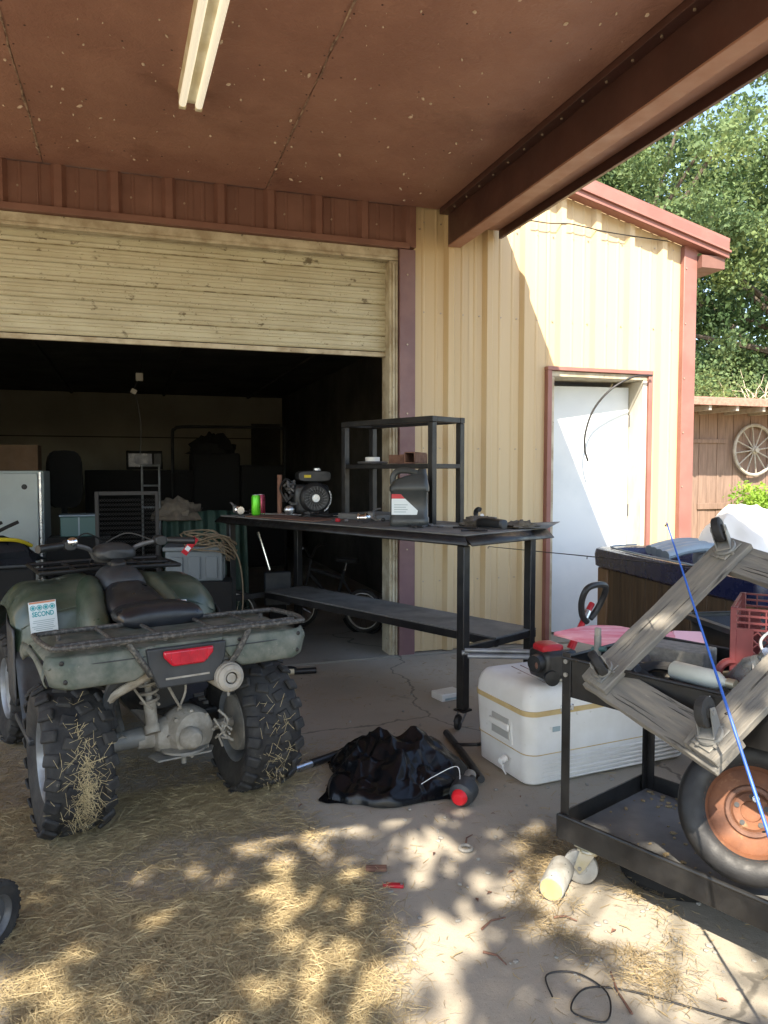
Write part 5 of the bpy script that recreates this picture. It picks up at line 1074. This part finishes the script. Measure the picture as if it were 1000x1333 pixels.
tag(MB().tube(spl([(1.02, 1.66, .006), (1.05, 1.74, .006), (1.13, 1.72, .008), (1.16, 1.62, .012), (1.10, 1.54, .006), (1.04, 1.60, .006), (1.12, 1.66, .006), (1.22, 1.62, .006), (1.35, 1.50, .006), (1.5, 1.35, .006)], 7), .0024, 6).obj('hose', K['cord']), 'thin black hose looped on the concrete at the bottom edge', 'hose')
hs = thing('rubber_hose', 'black hose with a grey worn edge lying under the cart', 'hose', (1.74, 2.06, 0), 0)
MB().torus((0, 0, .03), (0, 0, 1), .16, .03, 36, 8).obj('loop', K['murk'], hs); MB().torus((.0, -.0, .05), (0, 0, 1), .165, .010, 36, 6, a0=2.2, a1=4.2).obj('worn_edge', K['rimst'], hs)
# mower at the left edge
mw = thing('lawn_mower', 'old push mower showing one worn wheel at the left edge', 'mower', (-.535, 2.43, 0), -32)
for x, y, r_ in ((.15, .0, .098), (.15, -.55, .098), (-.42, 0, .098), (-.42, -.55, .098)):
    wl = bpy.data.objects.new('wheel', None); col.objects.link(wl); wl.parent = mw; wl.location = (x, y, r_)
    MB().lathe([(.062, -.022), (.085, -.026), (.097, -.02), (.098, 0), (.097, .02), (.085, .026), (.062, .022)], axis=(1, 0, 0), n=32, cap=False).obj('tyre', K['rub'], wl)
    b = MB()
    for k in range(26): a = 2*PI*k/26; b.box((0, .098*cos(a), .098*sin(a)), (.042, .011, .006), Matrix.Rotation(a + PI/2, 3, 'X'))
    b.obj('tread', K['rub'], wl)
    MB().lathe([(.0, .02), (.018, .02), (.02, .008), (.052, .004), (.06, .018), (.064, .02), (.064, -.02), (.0, -.012)], axis=(1, 0, 0), n=28).obj('rim', K['grsteel'], wl); MB().cyl((-.03, 0, 0), (.028, 0, 0), .009, n=8).obj('axle', K['mudsteel'], wl)
MB().loft([[(x - .135, y - .27, z) for x, y in rrect(w_, l_, .12, 6)] for z, w_, l_ in ((.06, .5, .62), (.15, .5, .62), (.19, .42, .54), (.2, .2, .25))]).obj('deck', K['gdark'], mw); MB().lathe([(.0, 0), (.11, 0), (.12, .03), (.12, .13), (.09, .17), (.0, .18)], o=(-.135, -.27, .2), n=24).obj('engine', K['plas'], mw)
for x in (-.33, .07): MB().tube([(x, -.5, .16), (x, -.9, .65), (x, -1.05, .95)], .012, 8).obj('handle_tube', K['bsteel'], mw)
MB().cyl((-.33, -1.05, .95), (.07, -1.05, .95), .014, n=8).obj('handle_bar', K['plas'], mw)

# ------------------------------------------------------------------ straw
def straw(name, pts, ht, m, lmin, lmax, seed, wd=.0016):
    rng = np.random.default_rng(seed); n = len(pts); a = rng.uniform(0, 2*np.pi, n); l = rng.uniform(lmin, lmax, n)[:, None]
    d = np.stack([np.cos(a), np.sin(a), rng.normal(0, .10, n)], 1); s = np.stack([-np.sin(a), np.cos(a), rng.normal(0, .5, n)], 1) * wd * rng.uniform(.6, 1.5, n)[:, None]
    z0 = rng.random(n) ** 1.3 * ht + .003; P = np.stack([pts[:, 0], pts[:, 1], z0], 1)
    bend = np.stack([rng.normal(0, .16, n), rng.normal(0, .16, n), rng.normal(.0, .07, n)], 1) * l
    A = P - d * l * .5; B = P + bend * .4; Cc = P + d * l * .5
    for q in (A, B, Cc): q[:, 2] = np.maximum(q[:, 2], .002)
    up = np.array([0, 0, .0012])
    V = np.stack([A - s, A + s, B - s + up, B + s + up, Cc - s * .5, Cc + s * .5], 1).reshape(-1, 3); i = np.arange(n)[:, None] * 6
    F_ = np.concatenate([i + np.array([[0, 1, 3, 2]]), i + np.array([[2, 3, 5, 4]])], 1).reshape(-1, 4)
    return mesh_np(name, V, F_, m)
def inpoly(P, poly):
    x, y = P[:, 0], P[:, 1]; c = np.zeros(len(P), bool); j = len(poly) - 1
    for i in range(len(poly)):
        xi, yi = poly[i]; xj, yj = poly[j]
        c ^= ((yi > y) != (yj > y)) & (x < (xj - xi) * (y - yi) / (yj - yi + 1e-12) + xi); j = i
    return c
HAY = [(-2.2, 1.2), (.50, 1.2), (.56, 1.7), (.62, 1.9), (.69, 2.2), (.71, 2.5), (.60, 2.85), (.50, 3.1), (.66, 3.2), (.92, 3.5), (.80, 3.65), (.5, 3.45), (.1, 3.75), (-.1, 4.3), (-.5, 5.0), (-.9, 6.0), (-2.4, 6.0)]
rng = np.random.default_rng(11)
def field(P, s, off): return np.array([mn.noise(Vector((x * s + off, y * s, off))) for x, y in P])
def scatter(n, box, poly, thr, s, off, jitter=.05):
    P = np.stack([rng.uniform(box[0], box[1], n), rng.uniform(box[2], box[3], n)], 1); k = inpoly(P + rng.normal(0, jitter, P.shape), poly); P = P[k]
    f = field(P, s, off) + .6 * field(P, s * 2.7, off + 3); return P[f + rng.normal(0, .12, len(f)) > thr]
tag(straw('straw', scatter(190000, (-1.2, 1.0, 1.5, 3.3), HAY, -.22, 1.7, 2), .020, K['straw'], .015, .085, 1, .0005), 'loose dry golden straw spread over the concrete behind the atv', 'straw', kind='stuff')
tag(straw('old_straw', scatter(110000, (-1.5, 1.05, 1.5, 5.0), HAY, -.38, 1.1, 7, .10), .016, K['straw2'], .012, .075, 2, .0006), 'thin dull straw and chaff scattered under and beside the atv', 'straw', kind='stuff')
HAY2 = [(1.36, 2.46), (1.22, 2.2), (1.12, 1.95), (1.2, 1.72), (1.3, 1.52), (1.42, 1.6), (1.5, 1.85), (1.6, 2.0), (1.5, 2.5)]
tag(straw('straw_clump', scatter(17000, (1.05, 1.7, 1.45, 2.6), HAY2, -.12, 2.5, 4, .04), .028, K['straw2'], .015, .07, 3, .0006), 'tangled straw gathered under the cart edge', 'straw', kind='stuff')
tag(straw('straw_litter', scatter(5200, (-.3, 3.2, 1.2, 5.1), [(-.3, 1.2), (3.2, 1.2), (3.2, 5.1), (-.3, 5.1)], -.1, 1.6, 9), .004, K['straw2'], .008, .05, 5, .0009), 'fine bits of straw and leaf litter across the concrete', 'litter', kind='stuff')
b = MB(); rn = random.Random(77)
for k in range(260):
    x, y = rn.uniform(.4, 2.6), rn.uniform(1.3, 4.9)
    if rn.random() < .5: x, y = rn.gauss(1.35, .35), rn.gauss(2.0, .45)
    s_ = rn.choice((.004, .006, .009)); b.ell((x, y, s_ * .4), (s_ * rn.uniform(.7, 1.5), s_ * rn.uniform(.7, 1.5), s_ * .55), 6, 4)
tag(b.obj('gravel_crumbs', K['block']), 'small stones and crumbs scattered over the concrete', 'gravel', kind='stuff')
b = MB()
for k in range(34):
    x, y = rn.uniform(.5, 2.4), rn.uniform(1.4, 3.4); a = rn.uniform(0, 6.28); s_ = rn.uniform(.008, .02); b.add([(x - s_*cos(a), y - s_*sin(a), .004), (x + s_*.4*sin(a), y - s_*.4*cos(a), .010), (x + s_*cos(a), y + s_*sin(a), .005), (x - s_*.4*sin(a), y + s_*.4*cos(a), .009)], [(0, 1, 2, 3)])
tag(b.obj('dry_leaves', K['rustbr'], smooth=0), 'curled dry brown leaves on the concrete near the cart', 'leaves', kind='stuff')
for k, (x, y, a, l) in enumerate(((1.02, 2.0, 20, .10), (.95, 1.85, -60, .08), (1.2, 1.62, 75, .16), (1.24, 1.95, -30, .07), (1.17, 2.5, 50, .08), (.52, 3.0, 30, .12))):
    b = MB().tube([(-l/2, 0, .006), (0, .008, .010), (l/2, -.004, .006)], [.004, .003, .002], 5); tag(b.obj('twig', K['rustbr'], loc=(x, y, 0), rot=(0, 0, R(a))), ('thin dark twig on the concrete, nearer the cart', 'thin dark twig on the concrete, nearer the straw', 'longer pale brown twig near the black hose', 'short twig beside the straw clump', 'forked twig by the grey ring', 'dark twig lying in straw behind the atv')[k], 'twig', 'twigs on the concrete')

# ------------------------------------------------------------------ inside the garage
fz = thing('freezer', 'white upright freezer just inside the garage', 'freezer', (-1.22, 8.0, .012), 0)
MB().bx(-.4, .40, .04, .66, 0, 1.37).obj('cabinet', K['frz'], fz, bev=.01); MB().bx(-.39, .355, -.01, .039, .06, 1.35).obj('door', K['frz'], fz, bev=.012); MB().bx(.362, .385, -.012, .036, .06, 1.36).obj('door_edge_trim', K['alu'], fz, bev=.003); MB().lathe([(.0, 0), (.016, 0), (.022, .004), (.026, .004)], o=(.235, -.0105, 1.215), axis=(0, -1, 0), n=16).obj('lock', K['gdark'], fz)
o = thing('wooden_box', 'dark wooden box on top of the white freezer', 'box', (-1.25, 8.25, 1.385), 0); 
for q in ((-.38, .38, -.16, -.14), (-.38, .38, .14, .16)): MB().bx(*q, 0, .25).obj('side', K['shelfbox'], o, bev=.003)
for q in ((-.38, -.36), (.36, .38)): MB().bx(*q, -.139, .139, 0, .25).obj('end', K['shelfbox'], o, bev=.003)
MB().bx(-.36, .36, -.139, .139, 0, .015).obj('bottom', K['shelfbox'], o)
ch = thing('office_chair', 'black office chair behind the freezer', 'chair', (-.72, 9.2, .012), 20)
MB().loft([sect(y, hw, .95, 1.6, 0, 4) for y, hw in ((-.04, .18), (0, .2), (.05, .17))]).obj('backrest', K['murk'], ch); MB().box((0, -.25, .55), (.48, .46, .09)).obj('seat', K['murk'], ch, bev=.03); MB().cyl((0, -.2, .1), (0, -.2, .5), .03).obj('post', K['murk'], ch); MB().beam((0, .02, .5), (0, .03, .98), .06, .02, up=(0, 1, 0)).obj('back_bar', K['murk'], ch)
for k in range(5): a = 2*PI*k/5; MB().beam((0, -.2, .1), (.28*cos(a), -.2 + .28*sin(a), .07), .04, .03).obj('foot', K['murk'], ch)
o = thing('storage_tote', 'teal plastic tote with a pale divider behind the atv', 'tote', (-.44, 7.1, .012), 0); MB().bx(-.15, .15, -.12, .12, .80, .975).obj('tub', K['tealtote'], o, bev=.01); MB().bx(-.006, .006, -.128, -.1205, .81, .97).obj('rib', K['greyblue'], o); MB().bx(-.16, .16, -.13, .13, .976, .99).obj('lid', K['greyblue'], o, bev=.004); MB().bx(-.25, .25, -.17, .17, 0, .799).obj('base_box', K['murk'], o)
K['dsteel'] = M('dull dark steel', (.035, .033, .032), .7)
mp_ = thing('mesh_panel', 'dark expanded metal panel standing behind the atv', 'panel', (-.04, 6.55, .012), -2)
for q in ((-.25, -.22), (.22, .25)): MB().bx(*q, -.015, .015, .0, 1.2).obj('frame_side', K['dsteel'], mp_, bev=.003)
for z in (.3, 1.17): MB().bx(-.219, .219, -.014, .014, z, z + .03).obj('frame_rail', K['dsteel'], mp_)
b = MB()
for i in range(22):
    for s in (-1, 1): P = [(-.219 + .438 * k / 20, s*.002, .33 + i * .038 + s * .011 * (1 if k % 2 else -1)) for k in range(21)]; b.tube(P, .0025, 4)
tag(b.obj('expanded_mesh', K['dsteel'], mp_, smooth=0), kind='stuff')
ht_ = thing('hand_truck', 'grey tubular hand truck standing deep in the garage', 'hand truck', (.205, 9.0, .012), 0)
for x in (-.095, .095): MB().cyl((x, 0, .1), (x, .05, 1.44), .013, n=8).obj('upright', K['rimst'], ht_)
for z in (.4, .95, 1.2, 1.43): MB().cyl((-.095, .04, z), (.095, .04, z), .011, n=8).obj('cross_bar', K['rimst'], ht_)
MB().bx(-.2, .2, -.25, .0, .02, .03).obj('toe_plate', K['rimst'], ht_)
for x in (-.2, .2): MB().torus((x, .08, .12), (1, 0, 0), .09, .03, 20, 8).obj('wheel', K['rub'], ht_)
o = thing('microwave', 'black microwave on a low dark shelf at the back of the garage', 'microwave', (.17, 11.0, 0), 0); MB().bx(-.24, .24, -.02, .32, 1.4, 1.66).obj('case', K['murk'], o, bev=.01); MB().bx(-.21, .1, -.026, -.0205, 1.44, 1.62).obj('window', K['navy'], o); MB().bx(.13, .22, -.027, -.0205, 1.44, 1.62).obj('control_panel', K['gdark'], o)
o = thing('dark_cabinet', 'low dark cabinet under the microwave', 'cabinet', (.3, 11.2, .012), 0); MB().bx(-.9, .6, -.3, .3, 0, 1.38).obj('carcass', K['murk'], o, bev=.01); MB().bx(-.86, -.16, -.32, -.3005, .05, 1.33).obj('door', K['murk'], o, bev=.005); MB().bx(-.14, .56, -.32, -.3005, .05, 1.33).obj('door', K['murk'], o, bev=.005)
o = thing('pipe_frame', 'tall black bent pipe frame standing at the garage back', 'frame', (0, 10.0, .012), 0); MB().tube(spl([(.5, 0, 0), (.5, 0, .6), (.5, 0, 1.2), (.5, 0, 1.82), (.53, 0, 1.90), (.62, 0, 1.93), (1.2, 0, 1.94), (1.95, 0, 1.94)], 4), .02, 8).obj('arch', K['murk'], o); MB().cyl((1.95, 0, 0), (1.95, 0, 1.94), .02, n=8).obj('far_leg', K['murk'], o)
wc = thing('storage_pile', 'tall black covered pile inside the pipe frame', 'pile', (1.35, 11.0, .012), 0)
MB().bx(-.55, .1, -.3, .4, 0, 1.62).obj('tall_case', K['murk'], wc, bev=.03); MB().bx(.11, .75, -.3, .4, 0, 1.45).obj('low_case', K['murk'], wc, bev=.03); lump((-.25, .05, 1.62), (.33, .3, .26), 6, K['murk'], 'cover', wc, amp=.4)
o = thing('wall_papers', 'pale papers pinned to the garage back wall', 'papers', (1.45, 13.69, 0), 0)
for x, z, w_, h_ in ((-.05, 1.98, .2, .26), (.25, 2.0, .26, .22), (.95, 1.95, .3, .32)): MB().bx(x, x + w_, -.006, -.001, z, z + h_).obj('sheet', K['iwall'], o, smooth=0)
ls = thing('lamp_socket', 'white plug socket hanging on a cord below the dark garage ceiling', 'socket', (.09, 8.5, 2.3), 0)
MB().box((.005, 0, .08), (.075, .05, .085)).obj('box', K['white'], ls, bev=.006); MB().tube(spl([(.01, 0, .12), (.03, .05, .26), (.02, .1, .40)], 4), .006, 6).obj('cord', K['cord'], ls); MB().tube(spl([(0, 0, .04), (-.03, -.01, -.0), (-.05, 0, -.06)], 4), .006, 6).obj('plug_cord', K['cord'], ls); MB().box((-.055, 0, -.075), (.06, .04, .05), Matrix.Rotation(.5, 3, 'Y')).obj('plug', K['white'], ls, bev=.005); MB().tube(spl([(-.04, 0, -.1), (.01, 0, -.4), (0, 0, -.75)], 4), .004, 5).obj('hanging_cord', K['cord'], ls)
gt = thing('green_tarp', 'dark green pleated tarp draped over boxes behind the atv', 'tarp', (.6, 6.9, .012), 0)
def tp(u, v):
    x = -.36 + .72 * u; z = 1.04 * (1 - v) ** .9 - (.18 * abs(u - .55) ** 1.2 if v < .5 else .09); return (x, -.18 - .16 * v - .02 * sin(u * 44), max(z, 0) + .015 * sin(u * 9))
MB().grid(tp, 60, 12).obj('drape', K['gtarp'], gt, solid=.004); MB().bx(-.34, .34, -.14, .3, 0, .92).obj('covered_box', K['murk'], gt); lump((-.22, -.12, .95), (.2, .14, .17), 9, K['rag'], 'brown_cloth', gt, amp=.4)
cb = thing('grey_crate', 'pale grey plastic crate standing behind the atv fender', 'crate', (.43, 5.62, .012), -8)
K['gcrate'] = M('dull grey crate', (.13, .15, .16), .6)
MB().bx(-.2, .2, -.14, .14, .58, .80).obj('tub', K['gcrate'], cb, bev=.012); MB().bx(-.215, .215, -.155, .155, .801, .83).obj('rim', K['gcrate'], cb, bev=.006)
for k in range(3): MB().bx(.201, .212, -.12 + k * .085, -.055 + k * .085, .6, .76).obj('side_rib', K['gcrate'], cb, bev=.004)
for k in range(3): MB().bx(-.16 + k * .12, -.08 + k * .12, -.152, -.141, .6, .76).obj('front_rib', K['gcrate'], cb, bev=.004)
MB().bx(-.26, .26, -.2, .2, 0, .579).obj('stand', K['murk'], cb)
o = thing('red_carton', 'small red carton tilted on the atv fender', 'carton', (.30, 4.80, .87), 0, rot=(R(10), R(38), R(-10))); MB().bx(-.02, .02, -.02, .02, 0, .12).obj('carton_body', K['redp'], o, bev=.003); MB().bx(-.014, .014, -.0215, -.0202, .03, .06).obj('print', K['decal'], o)
rp = thing('rope_coil', 'loose coil of tan rope hanging over the grey crate', 'rope', (.52, 5.5, .84), 0); rn = random.Random(6)
for k in range(9):
    rx, ry = rn.uniform(.10, .2), rn.uniform(.06, .11); P = [(rx*cos(t) + rn.uniform(-.008, .008) + .02*sin(k), ry*sin(t) - .02, .03 + k*.006 + .05*sin(t + k) - (.12 * max(cos(t), 0) ** 2)) for t in np.linspace(0, 2*PI, 28, endpoint=False)]
    MB().tube(P, .0055, 6, closed=True).obj('loop', K['rope'], rp)
MB().tube(spl([(.15, -.1, .0), (.2, -.12, -.12), (.22, -.12, -.35), (.2, -.1, -.6)], 5), .0055, 6).obj('tail', K['rope'], rp)
# little bicycles
def bike(label, loc, rz, m):
    t = thing('bicycle', label, 'bicycle', loc, rz, 'children bicycles under the bench')
    for x in (0, .62):
        w_ = bpy.data.objects.new('wheel', None); col.objects.link(w_); w_.parent = t; w_.location = (x, 0, .185)
        MB().torus((0, 0, 0), (0, 1, 0), .168, .017, 36, 8).obj('tyre', K['rub'], w_); MB().torus((0, 0, 0), (0, 1, 0), .150, .006, 36, 6, flat=2).obj('rim', K['white'], w_)
        for k in range(14): a = 2*PI*k/14; MB().cyl((.015*cos(a), .012*(-1)**k, .015*sin(a)), (.148*cos(a), 0, .148*sin(a)), .0016, n=4).obj('spoke', K['chrome'], w_)
        MB().cyl((0, -.03, 0), (0, .03, 0), .014, n=8).obj('hub', K['grsteel'], w_); MB().box((.08, -.012, .04), (.05, .006, .018), Matrix.Rotation(-.4, 3, 'Y')).obj('reflector', K['white'], w_)
    MB().torus((0, 0, .185), (0, 1, 0), .198, .012, 30, 6, flat=1.6, a0=.4, a1=2.6).obj('fender', m, t)
    for P, r_ in (([(.0, .035, .185), (.26, .03, .24)], .01), ([(0, .03, .185), (.20, 0, .45)], .01), ([(.26, 0, .22), (.18, 0, .52)], .014), ([(.26, 0, .22), (.52, 0, .48)], .016), ([(.20, 0, .45), (.52, 0, .52)], .014), ([(.62, .035, .185), (.53, .02, .42), (.5, 0, .60)], .012)): MB().tube(P, r_, 8).obj('frame_tube', m, t)
    MB().tube([(.17, 0, .52), (.155, 0, .60)], .011, 8).obj('seat_post', K['chrome'], t); MB().loft([sect(x_, hw, .59, .63, 0, 3) for x_, hw in ((-.1, .03), (-.06, .07), (.0, .06), (.1, .02))]).xf(Matrix.Translation((.15, 0, 0)) @ Matrix.Rotation(R(-90), 4, 'Z')).obj('saddle', K['murk'], t)
    MB().tube(spl([(.46, -.22, .72), (.5, -.1, .70), (.5, 0, .62), (.5, .1, .70), (.46, .22, .72)], 4), .01, 8).obj('handlebar', K['bsteel'], t); MB().torus((.26, -.03, .22), (0, 1, 0), .06, .006, 20, 6).obj('chainring', K['grsteel'], t)
    return t
bike('small bicycle with a fendered wheel and white rim behind the bench leg', (.82, 6.35, .012), 152, K['murk'])
bike('small dark bicycle whose white rimmed wheel shows below the bench shelf', (1.84, 6.05, .012), 138, K['murk'])
o = thing('silver_pump', 'slim silver tube leaning behind the bench', 'tube', (1.10, 6.25, .012), 0); MB().cyl((-.02, 0, .54), (-.11, .02, .86), .013, n=10).obj('silver_barrel', K['chrome'], o); MB().bx(-.06, .16, -.02, .06, .24, .52).obj('dark_panel', K['gdark'], o, bev=.01); MB().bx(-.02, .12, 0, .04, 0, .239).obj('foot', K['murk'], o)
# black and yellow vest on a dark box left of the atv
vb = thing('dark_box', 'dark box under a black and yellow vest left of the atv', 'box', (-1.02, 5.75, .012), 10); MB().bx(-.35, .35, -.3, .3, 0, .72).obj('box_body', K['murk'], vb, bev=.02); MB().bx(-.36, .36, -.31, .31, .721, .75).obj('lid', K['gdark'], vb, bev=.01)
ve = thing('life_vest', 'folded black vest with yellow edging lying at the left', 'vest', (-.98, 5.62, .765), 12)
lump((0, 0, 0), (.36, .2, .17), 13, K['seat'], 'padding', ve, amp=.35)
for P in ([(-.34, -.13, .10), (-.15, -.17, .155), (.05, -.16, .165), (.22, -.1, .15), (.32, 0, .10)], [(-.3, -.2, .04), (-.1, -.22, .08), (.1, -.2, .06)]): MB().tube(spl(P, 5), .014, 6).obj('yellow_trim', K['yellow'], ve)
for dx in (0, .1): MB().tube(spl([(-.02 + dx, -.05, .14), (.0 + dx, -.06, .20), (.14 + dx, -.04, .27)], 4), .012, 6).obj('strap_end', K['murk'], ve)
